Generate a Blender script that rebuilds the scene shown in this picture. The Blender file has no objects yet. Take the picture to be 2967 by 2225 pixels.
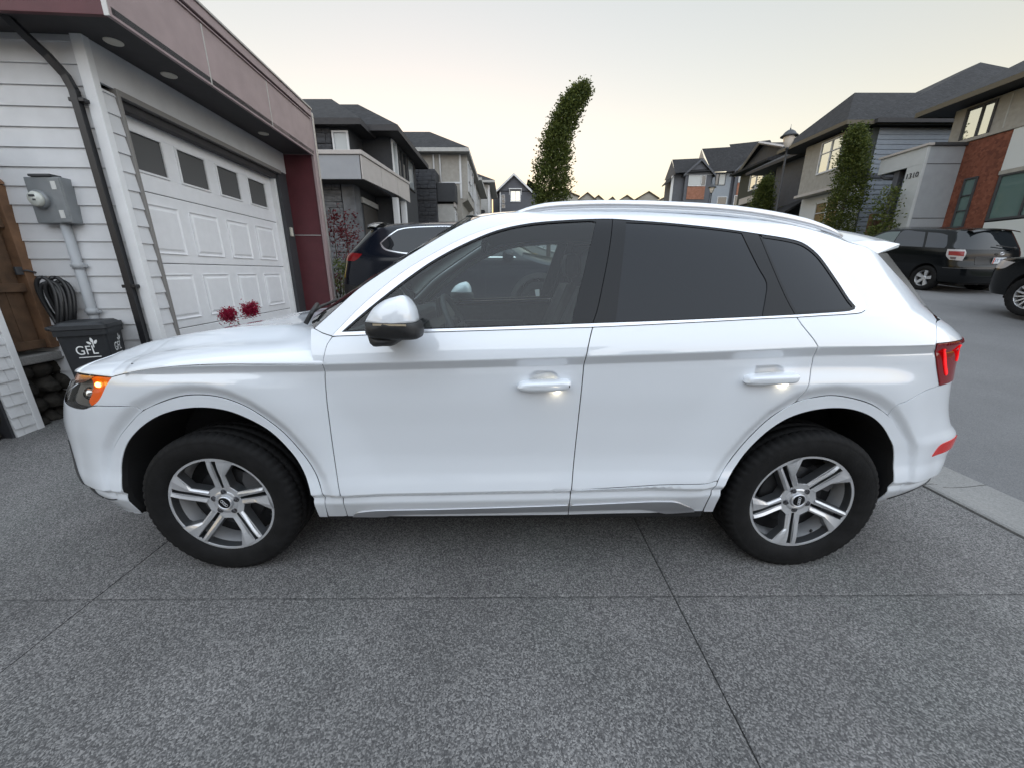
import bpy, bmesh, math, random
import numpy as np
from mathutils import Vector, Matrix
from mathutils.geometry import delaunay_2d_cdt
SC = bpy.context.scene
COL = SC.collection
R = math.radians
# ------------------------------------------------------------------ camera
cam = bpy.data.cameras.new('camera'); camo = bpy.data.objects.new('camera', cam); COL.objects.link(camo)
cam.sensor_width = 36; cam.lens = 13.259; cam.clip_start = .05; cam.clip_end = 2000
yaw, pitch, roll = -.00539, -.28784, -.00107
fw = Vector((-math.sin(yaw)*math.cos(pitch), math.cos(yaw)*math.cos(pitch), math.sin(pitch)))
rt = Vector((math.cos(yaw), math.sin(yaw), 0)); up = rt.cross(fw)
r2 = rt*math.cos(roll)+up*math.sin(roll); u2 = -rt*math.sin(roll)+up*math.cos(roll)
camo.matrix_world = Matrix(((r2.x,u2.x,-fw.x,-.01174),(r2.y,u2.y,-fw.y,-2.47364),(r2.z,u2.z,-fw.z,1.44052),(0,0,0,1)))
SC.camera = camo
# ------------------------------------------------------------------ sky and soft skylight lamp
SUN_EL, SUN_AZ = -1.0, -10.0         # dusk: the sun has just set behind the houses, left of the picture's middle
EXPO = 3.9                           # exposed for the dusk light
w = bpy.data.worlds.new('World'); SC.world = w; w.use_nodes = True
nt = w.node_tree; nt.nodes.clear()
out = nt.nodes.new('ShaderNodeOutputWorld'); bg = nt.nodes.new('ShaderNodeBackground')
sky = nt.nodes.new('ShaderNodeTexSky'); sky.sky_type = 'NISHITA'; sky.sun_disc = False
sky.sun_elevation = R(SUN_EL); sky.sun_rotation = R(SUN_AZ)
sky.altitude = 0; sky.air_density = 1.0; sky.dust_density = 2.0; sky.ozone_density = 1.0
hs = nt.nodes.new('ShaderNodeHueSaturation'); hs.inputs['Saturation'].default_value = 1.45
gn = nt.nodes.new('ShaderNodeGamma'); gn.inputs[1].default_value = .50          # the camera's flattened sky range
vm = nt.nodes.new('ShaderNodeVectorMath'); vm.operation = 'MULTIPLY'; vm.inputs[1].default_value = (.735, .645, .56)
nt.links.new(sky.outputs[0], hs.inputs['Color']); nt.links.new(hs.outputs[0], gn.inputs[0]); nt.links.new(gn.outputs[0], vm.inputs[0]); nt.links.new(vm.outputs[0], bg.inputs[0]); bg.inputs[1].default_value = .15
nt.links.new(bg.outputs[0], out.inputs[0])
sl = bpy.data.lights.new('sun', 'SUN'); sl.energy = .25; sl.angle = R(135); sl.color = (.78, .87, 1.)  # added soft fill for skylight from behind the camera; the sun is down
slo = bpy.data.objects.new('sun', sl); COL.objects.link(slo); slo.location = (0, -6, 12)
slo.rotation_euler = (R(36), 0, R(22))
SC.view_settings.view_transform = 'Standard'; SC.view_settings.look = 'None'
SC.view_settings.gamma = 1; SC.view_settings.exposure = EXPO
try: SC.view_settings.use_curve_mapping = False
except Exception: pass
SC.render.engine = 'CYCLES'; SC.cycles.use_denoising = True; SC.cycles.max_bounces = 10; SC.cycles.transparent_max_bounces = 16
SC.cycles.sample_clamp_indirect = 6; SC.cycles.caustics_reflective = False; SC.cycles.caustics_refractive = False
# ------------------------------------------------------------------ helpers
M = {}
def mat(name, col=(.5,.5,.5), rough=.5, metal=0., coat=0., spec=.5, noise=0., nscale=20., bump=0., bscale=60., emit=None, estr=0., rvar=0.):
    if name in M: return M[name]
    m = bpy.data.materials.new(name); m.use_nodes = True; M[name] = m
    n = m.node_tree; b = n.nodes['Principled BSDF']
    b.inputs['Base Color'].default_value = (*col, 1); b.inputs['Roughness'].default_value = rough
    b.inputs['Metallic'].default_value = metal; b.inputs['Coat Weight'].default_value = coat; b.inputs['Coat Roughness'].default_value = .03
    b.inputs['Specular IOR Level'].default_value = spec
    if emit: b.inputs['Emission Color'].default_value = (*emit, 1); b.inputs['Emission Strength'].default_value = estr*2**-EXPO
    if noise or bump or rvar:
        tc = n.nodes.new('ShaderNodeTexCoord')
    if noise:
        t = n.nodes.new('ShaderNodeTexNoise'); t.inputs['Scale'].default_value = nscale; t.inputs['Detail'].default_value = 6
        n.links.new(tc.outputs['Object'], t.inputs['Vector'])
        r = n.nodes.new('ShaderNodeMapRange'); r.inputs[1].default_value = .3; r.inputs[2].default_value = .7
        r.inputs[3].default_value = 1-noise; r.inputs[4].default_value = 1+noise
        n.links.new(t.outputs['Fac'], r.inputs[0])
        v = n.nodes.new('ShaderNodeVectorMath'); v.operation = 'SCALE'; v.inputs[0].default_value = col
        n.links.new(r.outputs[0], v.inputs['Scale']); n.links.new(v.outputs[0], b.inputs['Base Color'])
    if rvar:
        t3 = n.nodes.new('ShaderNodeTexNoise'); t3.inputs['Scale'].default_value = nscale*.4; t3.inputs['Detail'].default_value = 4
        n.links.new(tc.outputs['Object'], t3.inputs['Vector'])
        r3 = n.nodes.new('ShaderNodeMapRange'); r3.inputs[3].default_value = max(.02, rough-rvar); r3.inputs[4].default_value = rough+rvar
        n.links.new(t3.outputs['Fac'], r3.inputs[0]); n.links.new(r3.outputs[0], b.inputs['Roughness'])
    if bump:
        t2 = n.nodes.new('ShaderNodeTexNoise'); t2.inputs['Scale'].default_value = bscale; t2.inputs['Detail'].default_value = 5
        n.links.new(tc.outputs['Object'], t2.inputs['Vector'])
        bp = n.nodes.new('ShaderNodeBump'); bp.inputs['Strength'].default_value = bump; bp.inputs['Distance'].default_value = .01
        n.links.new(t2.outputs['Fac'], bp.inputs['Height']); n.links.new(bp.outputs[0], b.inputs['Normal'])
    return m
def glassmat(name, tint, refl_rough=.0, ior=1.5):
    if name in M: return M[name]
    m = bpy.data.materials.new(name); m.use_nodes = True; M[name] = m; n = m.node_tree; n.nodes.clear()
    o = n.nodes.new('ShaderNodeOutputMaterial'); mx = n.nodes.new('ShaderNodeMixShader'); f = n.nodes.new('ShaderNodeFresnel')
    f.inputs['IOR'].default_value = ior
    t = n.nodes.new('ShaderNodeBsdfTransparent'); t.inputs[0].default_value = (*tint, 1)
    g = n.nodes.new('ShaderNodeBsdfGlossy'); g.inputs['Roughness'].default_value = refl_rough; g.inputs[0].default_value = (1,1,1,1)
    n.links.new(f.outputs[0], mx.inputs[0]); n.links.new(t.outputs[0], mx.inputs[1]); n.links.new(g.outputs[0], mx.inputs[2])
    n.links.new(mx.outputs[0], o.inputs[0]); return m
def tag(o, label=None, cat=None, group=None, kind=None):
    if label: o['label'] = label
    if cat: o['category'] = cat
    if group: o['group'] = group
    if kind: o['kind'] = kind
    return o
def empty(name, loc=(0,0,0), rz=0., label=None, cat=None, group=None):
    o = bpy.data.objects.new(name, None); COL.objects.link(o); o.location = loc; o.rotation_euler = (0,0,rz); o.empty_display_size = .2
    return tag(o, label, cat, group)
def mesh_obj(name, vs, fs, m, parent=None, smooth=False, normals=None, mi=None):
    me = bpy.data.meshes.new(name); me.from_pydata([tuple(v) for v in vs], [], [tuple(f) for f in fs]); me.update()
    for k in (m if isinstance(m, (list, tuple)) else [m]): me.materials.append(k)
    if mi is not None: me.polygons.foreach_set('material_index', mi)
    if smooth or normals is not None: me.polygons.foreach_set('use_smooth', [True]*len(me.polygons))
    if normals is not None: me.normals_split_custom_set_from_vertices([tuple(q) for q in normals])
    o = bpy.data.objects.new(name, me); COL.objects.link(o)
    if parent: o.parent = parent
    return o
class MB:
    """collects boxes, prisms, tubes and lathes; build() links them as ONE mesh object"""
    def __init__(s): s.v = []; s.f = []; s.sm = []
    def add(s, vs, fs, smooth=False):
        k = len(s.v); s.v += [tuple(v) for v in vs]; s.f += [tuple(i+k for i in f) for f in fs]; s.sm += [smooth]*len(fs); return s
    def box(s, x0, x1, y0, y1, z0, z1):
        return s.add([(x0,y0,z0),(x1,y0,z0),(x1,y1,z0),(x0,y1,z0),(x0,y0,z1),(x1,y0,z1),(x1,y1,z1),(x0,y1,z1)],
                     [(0,3,2,1),(4,5,6,7),(0,1,5,4),(1,2,6,5),(2,3,7,6),(3,0,4,7)])
    def bbox(s, x0, x1, y0, y1, z0, z1, b=.01):
        """box with chamfered edges"""
        if x1 < x0: x0, x1 = x1, x0
        if y1 < y0: y0, y1 = y1, y0
        if z1 < z0: z0, z1 = z1, z0
        b = min(b, (x1-x0)*.45, (y1-y0)*.45, (z1-z0)*.45)
        bm = bmesh.new(); bmesh.ops.create_cube(bm, size=1)
        for v in bm.verts: v.co = Vector(((x0+x1)/2+v.co.x*(x1-x0), (y0+y1)/2+v.co.y*(y1-y0), (z0+z1)/2+v.co.z*(z1-z0)))
        bmesh.ops.bevel(bm, geom=bm.edges[:], offset=b, segments=2, affect='EDGES', profile=.5)
        bm.verts.index_update(); s.add([v.co[:] for v in bm.verts], [[v.index for v in f.verts] for f in bm.faces], False); bm.free(); return s
    def prism(s, pts, axis, a, b, smooth=False):
        """polygon in the two other axes extruded along axis from a to b"""
        n = len(pts)
        def P(p, t): return (t,p[0],p[1]) if axis == 0 else ((p[0],t,p[1]) if axis == 1 else (p[0],p[1],t))
        s.add([P(p,a) for p in pts]+[P(p,b) for p in pts], [tuple(range(n)), tuple(range(2*n-1,n-1,-1))]+[(i,(i+1)%n+0,(i+1)%n+n,i+n) for i in range(n)]); return s
    def tube(s, pts, r, n=8, cap=True, smooth=True):
        pts = [Vector(p) for p in pts]; rs = r if isinstance(r, (list, tuple)) else [r]*len(pts)
        k = len(s.v); up = Vector((0,0,1))
        t0 = (pts[1]-pts[0]).normalized()
        if abs(t0.dot(up)) > .95: up = Vector((1,0,0))
        u = t0.cross(up).normalized()
        vs = []; fs = []
        for i, p in enumerate(pts):
            t = (pts[min(i+1,len(pts)-1)]-pts[max(i-1,0)]).normalized()
            u = (u-t*u.dot(t)).normalized(); v = t.cross(u)
            for j in range(n):
                a = 2*math.pi*j/n; vs.append(p+(u*math.cos(a)+v*math.sin(a))*rs[i])
        for i in range(len(pts)-1):
            for j in range(n): fs.append((i*n+j, i*n+(j+1)%n, (i+1)*n+(j+1)%n, (i+1)*n+j))
        if cap: fs.append(tuple(range(n-1,-1,-1))); fs.append(tuple(range((len(pts)-1)*n, len(pts)*n)))
        return s.add(vs, fs, smooth)
    def lathe(s, prof, n=48, c=(0,0,0), axis=1, smooth=True):
        """profile [(r, t)] turned about axis (t along the axis)"""
        vs = []; fs = []; m = len(prof)
        for j in range(n):
            a = 2*math.pi*j/n; ca, sa = math.cos(a), math.sin(a)
            for r, t in prof:
                p = (r*ca, t, r*sa) if axis == 1 else ((r*ca, r*sa, t) if axis == 2 else (t, r*ca, r*sa))
                vs.append((p[0]+c[0], p[1]+c[1], p[2]+c[2]))
        for j in range(n):
            for i in range(m-1): fs.append((j*m+i, j*m+i+1, ((j+1)%n)*m+i+1, ((j+1)%n)*m+i))
        return s.add(vs, fs, smooth)
    def quad(s, a, b, c, d): return s.add([a,b,c,d], [(0,1,2,3)])
    def build(s, name, m, parent=None, smooth=None):
        me = bpy.data.meshes.new(name); me.from_pydata(s.v, [], s.f); me.update()
        for k in (m if isinstance(m, (list, tuple)) else [m]): me.materials.append(k)
        me.polygons.foreach_set('use_smooth', s.sm if smooth is None else [smooth]*len(s.f))
        bm = bmesh.new(); bm.from_mesh(me); bmesh.ops.recalc_face_normals(bm, faces=bm.faces[:]); bm.to_mesh(me); bm.free()
        o = bpy.data.objects.new(name, me); COL.objects.link(o)
        if parent: o.parent = parent
        return o
def link_copy(o, parent=None):
    c = o.copy(); COL.objects.link(c)
    if parent: c.parent = parent
    for ch in list(o.children): link_copy(ch, c)
    return c
def text_obj(name, body, size, m, parent=None, extr=.002, align='CENTER'):
    cu = bpy.data.curves.new(name, 'FONT'); cu.body = body; cu.size = size; cu.extrude = extr; cu.align_x = align; cu.align_y = 'CENTER'
    tmp = bpy.data.objects.new('tmp_text', cu); COL.objects.link(tmp)
    dg = bpy.context.evaluated_depsgraph_get(); dg.update()
    me = bpy.data.meshes.new_from_object(tmp.evaluated_get(dg)); bpy.data.objects.remove(tmp); bpy.data.curves.remove(cu)
    me.materials.clear(); me.materials.append(m)
    o = bpy.data.objects.new(name, me); COL.objects.link(o)
    if parent: o.parent = parent
    return o
import bisect
# ---- surf (pure python) : side skin of the white car, near side y<0
def lerp(a,b,t): return a+(b-a)*t
def interp(x,xs,ys):
    if x<=xs[0]: return ys[0]
    if x>=xs[-1]: return ys[-1]
    for i in range(len(xs)-1):
        if x<=xs[i+1]: return ys[i]+(ys[i+1]-ys[i])*(x-xs[i])/(xs[i+1]-xs[i])
_HC={}
def hermite(x,xs,ys):
    if x<=xs[0]: return ys[0]
    if x>=xs[-1]: return ys[-1]
    k=(id(xs),id(ys)); c=_HC.get(k)
    if c is None:
        n=len(xs);d=[(ys[j+1]-ys[j])/(xs[j+1]-xs[j]) for j in range(n-1)]
        m=[d[0]]+[0. if d[j-1]*d[j]<=0 else 2*d[j-1]*d[j]/(d[j-1]+d[j]) for j in range(1,n-1)]+[d[-1]]
        c=_HC[k]=(m,xs,ys)
    m=c[0]; i=bisect.bisect_right(xs,x)-1
    h=xs[i+1]-xs[i];t=(x-xs[i])/h
    return ((2*t**3-3*t*t+1)*ys[i]+(t**3-2*t*t+t)*h*m[i]+(-2*t**3+3*t*t)*ys[i+1]+(t**3-t*t)*h*m[i+1])
def sstep(a,b,x):
    t=min(1,max(0,(x-a)/(b-a)));return t*t*(3-2*t)
_K1=[-.9,.9];_K2=[-.012,.022]
# height of key lines along the car (z): crease and belt
CRX=[-2.2,-1.8,-1.4,-.9,0.,.8,1.4,1.9,2.4]; CRZ=[.95,1.000,1.062,1.070,1.094,1.119,1.140,1.143,1.143]
def crease(x): return hermite(x,CRX,CRZ)
# half width by height: three runs meeting in crisp creases
B1Z=[.20,.30,.337,.385,.410,.438];B1B=[.86,.885,.900,.917,.924,.916]
B2Z=[.438,.462];B2B=[.916,.938]
B3Z=[.462,.50,.56,.65,.78,.92,1.02,1.056];B3B=[.938,.930,.916,.909,.912,.919,.920,.917]
B4Z=[1.056,1.094];B4B=[.917,.943]
B5Z=[1.094,1.125,1.17,1.225,1.26,1.40,1.55,1.62,1.66,1.69,1.715];B5B=[.943,.936,.922,.900,.884,.822,.748,.706,.672,.628,.57]
def bprof(z):
    if z<=.438: return hermite(z,B1Z,B1B)
    if z<=.462: return hermite(z,B2Z,B2B)
    if z<=1.056: return hermite(z,B3Z,B3B)
    if z<=1.094: return hermite(z,B4Z,B4B)
    return hermite(z,B5Z,B5B)
XRZ=[.30,.40,.48,.55,.66,.72,.80,.90,1.00,1.12,1.20,1.235,1.26,1.45,1.62,1.70]
XRX=[2.16,2.285,2.33,2.352,2.378,2.33,2.29,2.26,2.24,2.222,2.165,2.135,2.125,2.035,1.95,1.90]
XFZ=[.25,.33,.42,.55,.70,.85,.95,1.02,1.08,1.15]
XFX=[-2.16,-2.225,-2.33,-2.385,-2.378,-2.285,-2.17,-2.07,-2.0,-1.94]
WHX=1.4095;WHZ=.362
AFO=[(-2.055,.285),(-2.04,.384),(-2.012,.4878),(-1.99,.5597),(-1.9412,.6431),(-1.8556,.7206),(-1.7575,.7916),(-1.6597,.8545),(-1.5343,.9011),(-1.4451,.9253),(-1.3799,.932),(-1.3051,.9276),(-1.2336,.9093),(-1.1597,.8723),(-1.0907,.8163),(-1.0287,.7511),(-.9744,.6691),(-.9267,.5824),(-.8960,.4999),(-.8845,.4422),(-.9015,.2983)]
ARO=[(.9349,.3144),(.9330,.414),(.952,.5115),(1.0153,.6221),(1.0808,.7276),(1.1545,.8184),(1.25,.891),(1.3365,.9138),(1.4028,.9204),(1.5023,.9075),(1.6316,.8729),(1.7461,.8188),(1.8398,.7451),(1.8981,.6757),(1.9387,.5973),(1.9627,.5246),(1.985,.45),(2.0,.39),(2.02,.345)]
def _pd(x,z,P):
    m=9.
    for i in range(len(P)-1):
        ax,az=P[i];bx,bz=P[i+1];dx=bx-ax;dz=bz-az
        t=((x-ax)*dx+(z-az)*dz)/(dx*dx+dz*dz); t=0. if t<0 else (1. if t>1 else t)
        d=(x-ax-t*dx)**2+(z-az-t*dz)**2
        if d<m: m=d
    return math.sqrt(m)
def _in(x,z,P):
    c=False;j=len(P)-1
    for i in range(len(P)):
        xi,zi=P[i];xj,zj=P[j]
        if (zi>z)!=(zj>z) and x<(xj-xi)*(z-zi)/(zj-zi)+xi: c=not c
        j=i
    return c
AFC=AFO+[(-.9015,-.5),(-2.055,-.5)];ARC=ARO+[(2.02,-.5),(.9349,-.5)]
def blister(x,z):
    """wing swelling: full a hand's breadth outside the arch lip, turning sharply in towards it"""
    for cx,P,Q in((-WHX,AFO,AFC),(WHX,ARO,ARC)):
        if abs(x-cx)<1.0 and z>.28:
            k=sstep(-.06,.20,z-WHZ)*(1-sstep(.60,.70,z-WHZ))
            if k<=0 or _in(x,z,Q): return 0.
            d=_pd(x,z,P)
            return .022*sstep(.32,.075,d)*sstep(.0,.062,d)*k
    return 0.
BLX=[-.9,-.75,-.38,.33,.86,1.2,1.43,1.9]; BLZ=[1.180,1.186,1.201,1.220,1.242,1.256,1.266,1.270]
ZRX=[.2,.46,.95,1.31,1.5,1.9]; ZRZ=[1.71,1.71,1.69,1.642,1.600,1.50]
def belt(x): return hermite(x,BLX,BLZ)
def zroof(x): return hermite(x,ZRX,ZRZ)
def halfw(x,z): return halfw0(x,z)+blister(x,z)
def halfw0(x,z):
    if z<.65: zz=z-interp(x,_K1,_K2)*(1-sstep(.50,.65,z))
    else: zz=interp(z,[.65,crease(x),belt(x),zroof(x),zroof(x)+.1],[.65,1.094,1.225,1.70,1.80])
    b=bprof(zz)
    t=1-.0075*x*x
    if x>0 and z>1.1: t-=.012*sstep(.2,2.0,x)*sstep(1.1,1.5,z)
    return b*t
_F1=[.3,.5,.8,1.0,1.1];_F2=[.86,.92,.92,.86,.80];_R1=[.3,1.2,1.3,1.7];_R2=[.80,.80,.70,.62];_R3=[.3,.5,1.15,1.3,1.7];_R4=[.85,.92,.92,.80,.74]
def plan(z,front):
    if front:
        xf=hermite(z,XFZ,XFX); return -1.42,xf,.78,hermite(z,_F1,_F2)
    xr=hermite(z,XRZ,XRX); return xr-.92,xr,hermite(z,_R1,_R2),hermite(z,_R3,_R4)
def phi(s,z):
    xs,xf,h1,h2=plan(z,True)
    if s<xs: sg=-1;t=(xs-s)/(3*h1)
    else:
        xs,xf,h1,h2=plan(z,False)
        if s<=xs: return (s,-halfw(s,z),z)
        sg=1;t=(s-xs)/(3*h1)
    b=halfw0(xs,z);sl=(halfw0(xs+.01,z)-halfw0(xs-.01,z))/.02
    x1=xs+sg*h1;y1=b+sg*sl*h1*.9;u=1-t
    x=u**3*xs+3*u*u*t*x1+3*u*t*t*xf+t**3*xf
    y=u**3*b+3*u*u*t*y1+3*u*t*t*b*h2
    if t<.6: y+=blister(s,z)*(1-t/.6)**.5
    return (x,-y,z)
# ------------------------------------------------------------------ ground : level under the car, climbing up the street beyond it
GY=[.2,1.5,3.,4.4,6.,7.8,12.,16.,22.,30.,45.,60.,90.,140.,240.]; GZ=[0.,.10,.34,.56,.77,.96,1.42,1.95,2.55,3.2,4.5,5.6,7.8,11.,15.]
def g(y): return hermite(y,GY,GZ)
YS=[-60,-30,-15,-8,-4,-2,-1,0,.2]+list(np.arange(.5,8,.5))+list(range(8,24,1))+list(range(24,60,4))+[60,75,90,110,140,180,240]
def sheet(name, xs, m, dz=0., ys=None, parent=None):
    ys = ys or YS; xs = list(xs); vs = [(x,y,g(y)+dz) for y in ys for x in xs]; n = len(xs)
    fs = [(i*n+j,i*n+j+1,(i+1)*n+j+1,(i+1)*n+j) for i in range(len(ys)-1) for j in range(n-1)]
    return mesh_obj(name, vs, fs, m, parent)
def grain(name, c0, c1, c2, scale, rough=.85, bump=.6, big=(.9,1.1), dist=.004, tint=None):
    """coarse aggregate: three tones of stone at grain size, large soft patches, relief"""
    m = bpy.data.materials.new(name); m.use_nodes = True; M[name] = m; n = m.node_tree; b = n.nodes['Principled BSDF']; b.inputs['Roughness'].default_value = rough
    tc = n.nodes.new('ShaderNodeTexCoord'); v = n.nodes.new('ShaderNodeTexVoronoi'); v.inputs['Scale'].default_value = scale; v.inputs['Randomness'].default_value = 1
    n.links.new(tc.outputs['Object'], v.inputs['Vector'])
    r = n.nodes.new('ShaderNodeValToRGB'); e = r.color_ramp; e.elements[0].color = (*c0,1); e.elements[0].position = .12; e.elements[1].color = (*c2,1); e.elements[1].position = .95
    k = e.elements.new(.5); k.color = (*c1,1)
    sx = n.nodes.new('ShaderNodeSeparateColor'); n.links.new(v.outputs['Color'], sx.inputs[0])
    nz = n.nodes.new('ShaderNodeTexNoise'); nz.inputs['Scale'].default_value = scale*.55; nz.inputs['Detail'].default_value = 3; n.links.new(tc.outputs['Object'], nz.inputs['Vector'])
    mx = n.nodes.new('ShaderNodeMath'); mx.operation = 'MULTIPLY_ADD'; mx.inputs[1].default_value = .55; n.links.new(sx.outputs[0], mx.inputs[0])
    m2 = n.nodes.new('ShaderNodeMath'); m2.operation = 'MULTIPLY'; m2.inputs[1].default_value = .5; n.links.new(nz.outputs['Fac'], m2.inputs[0]); n.links.new(m2.outputs[0], mx.inputs[2])
    n.links.new(mx.outputs[0], r.inputs[0])
    big_n = n.nodes.new('ShaderNodeTexNoise'); big_n.inputs['Scale'].default_value = 1.1; big_n.inputs['Detail'].default_value = 5; big_n.inputs['Roughness'].default_value = .6; n.links.new(tc.outputs['Object'], big_n.inputs['Vector'])
    mr = n.nodes.new('ShaderNodeMapRange'); mr.inputs[1].default_value = .3; mr.inputs[2].default_value = .7; mr.inputs[3].default_value = big[0]; mr.inputs[4].default_value = big[1]; n.links.new(big_n.outputs['Fac'], mr.inputs[0])
    sc = n.nodes.new('ShaderNodeVectorMath'); sc.operation = 'SCALE'; n.links.new(r.outputs[0], sc.inputs[0]); n.links.new(mr.outputs[0], sc.inputs['Scale'])
    src = sc.outputs[0]
    if tint:
        t2 = n.nodes.new('ShaderNodeTexNoise'); t2.inputs['Scale'].default_value = .8; t2.inputs['Detail'].default_value = 4; n.links.new(tc.outputs['Object'], t2.inputs['Vector'])
        q = n.nodes.new('ShaderNodeMapRange'); q.inputs[1].default_value = .5; q.inputs[2].default_value = .68; q.inputs[4].default_value = .55; n.links.new(t2.outputs['Fac'], q.inputs[0])
        mm = n.nodes.new('ShaderNodeMix'); mm.data_type = 'RGBA'; mm.blend_type = 'MULTIPLY'; mm.inputs['B'].default_value = (*tint,1)
        n.links.new(q.outputs[0], mm.inputs['Factor']); n.links.new(src, mm.inputs['A']); src = mm.outputs['Result']
    n.links.new(src, b.inputs['Base Color'])
    bp = n.nodes.new('ShaderNodeBump'); bp.inputs['Strength'].default_value = bump; bp.inputs['Distance'].default_value = dist
    n.links.new(v.outputs['Distance'], bp.inputs['Height']); bp.invert = True; n.links.new(bp.outputs[0], b.inputs['Normal'])
    return m
aggr = grain('exposed_aggregate', (.036,.035,.036), (.108,.105,.104), (.32,.31,.30), 200, big=(.78,1.22), tint=(.95,1.03,1.0))
asph = grain('street_asphalt', (.085,.085,.088), (.130,.130,.132), (.20,.20,.20), 220, big=(.88,1.1), bump=.3)
conc = grain('kerb_concrete', (.17,.168,.16), (.215,.212,.205), (.27,.265,.255), 160, big=(.85,1.12), bump=.15)
joint = mat('joint_sand', (.075,.072,.068), .95, noise=.4, nscale=40)
lawn = mat('lawn_green', (.055,.075,.030), .9, noise=.4, nscale=8, bump=.6, bscale=60)
tag(sheet('ground', [-300,-60,-20,-8,2,13,40,120,300], mat('yard_soil',(.07,.068,.06),.95,noise=.3,nscale=3), dz=-.09), kind='structure')
rd = tag(sheet('road', np.linspace(3.335,12.6,12), asph, dz=.004), kind='structure')
# driveway of poured slabs with open joints
dw = tag(sheet('driveway', [-9,-6,-3,0,2.9], joint, dz=-.012, ys=[q for q in YS if -9 <= q <= 8]), kind='structure')
XJ = [-9.2,-4.65,-1.937,.747,2.885]; YJ = [-9.,-4.6,-1.075,2.05,4.9,7.8]
for a in range(4):
    for b in range(5):
        x0,x1,y0,y1 = XJ[a]+.003,XJ[a+1]-.003,YJ[b]+.0018,YJ[b+1]-.0018; nx,ny = 10,12; e = .012
        xs = [x0,x0+e]+list(np.linspace(x0+.1,x1-.1,nx))+[x1-e,x1]; ys = [y0,y0+e]+list(np.linspace(y0+.1,y1-.1,ny))+[y1-e,y1]; m_ = len(xs)
        vs = [(x,y,g(y)-(.004 if x in(x0,x1) or y in (y0,y1) else 0.)) for y in ys for x in xs]; fs = [(i*m_+j,i*m_+j+1,(i+1)*m_+j+1,(i+1)*m_+j) for i in range(len(ys)-1) for j in range(m_-1)]
        rim = [j for j in range(m_)]+[i*m_+m_-1 for i in range(1,len(ys))]+[(len(ys)-1)*m_+j for j in range(m_-2,-1,-1)]+[i*m_ for i in range(len(ys)-2,0,-1)]
        k = len(vs); vs += [(vs[q][0],vs[q][1],vs[q][2]-.05) for q in rim]; fs += [(rim[i],k+i,k+(i+1)%len(rim),rim[(i+1)%len(rim)]) for i in range(len(rim))]
        mesh_obj('slab', vs, fs, aggr, dw)
# gutter: dished concrete pan with a low lip, cast in lengths
gt = empty('gutter'); tag(gt, kind='structure')
GJ = [-14.,-11.,-8.,-5.,-2.6,-.15,2.35,4.85,7.35,9.85,12.35,14.85,17.35,20.,24.,28.,34.,40.]
for a,b in zip(GJ[:-1],GJ[1:]):
    prof = [(2.892,-.05),(2.892,.006),(2.905,.014),(2.955,.016),(2.99,.010),(3.03,-.010),(3.10,-.016),(3.20,-.010),(3.330,.006),(3.335,-.05)]
    ys = np.linspace(a+.004,b-.004,8); vs = [(x-.002*y,y,g(y)+z) for y in ys for x,z in prof]; n = len(prof)
    fs = [(i*n+j,i*n+j+1,(i+1)*n+j+1,(i+1)*n+j) for i in range(7) for j in range(n-1)]+[tuple(range(n)),tuple(range(7*n,8*n))]
    mbx = MB(); mbx.add(vs,fs,False); mbx.build('gutter_length', conc, gt)
# far kerb, footpath, verge
kb = empty('kerb'); tag(kb, kind='structure')
for a,b in zip(GJ[3:-1],GJ[4:]):
    prof = [(12.6,-.05),(12.6,.11),(12.63,.135),(12.75,.135),(12.75,-.05)]; ys = np.linspace(a+.004,b-.004,8); n = len(prof)
    vs = [(x,y,g(y)+z) for y in ys for x,z in prof]; fs = [(i*n+j,i*n+j+1,(i+1)*n+j+1,(i+1)*n+j) for i in range(7) for j in range(n-1)]+[tuple(range(n)),tuple(range(7*n,8*n))]
    mbx = MB(); mbx.add(vs,fs,False); mbx.build('kerb_length', conc, kb)
tag(sheet('footpath', [12.75,14.2], conc, dz=.13, ys=[q for q in YS if -10<=q<=60]), kind='structure')
tag(sheet('lawn', [14.2,16,18,24,60], lawn, dz=.12, ys=[q for q in YS if -10<=q<=140]), kind='structure')
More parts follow.
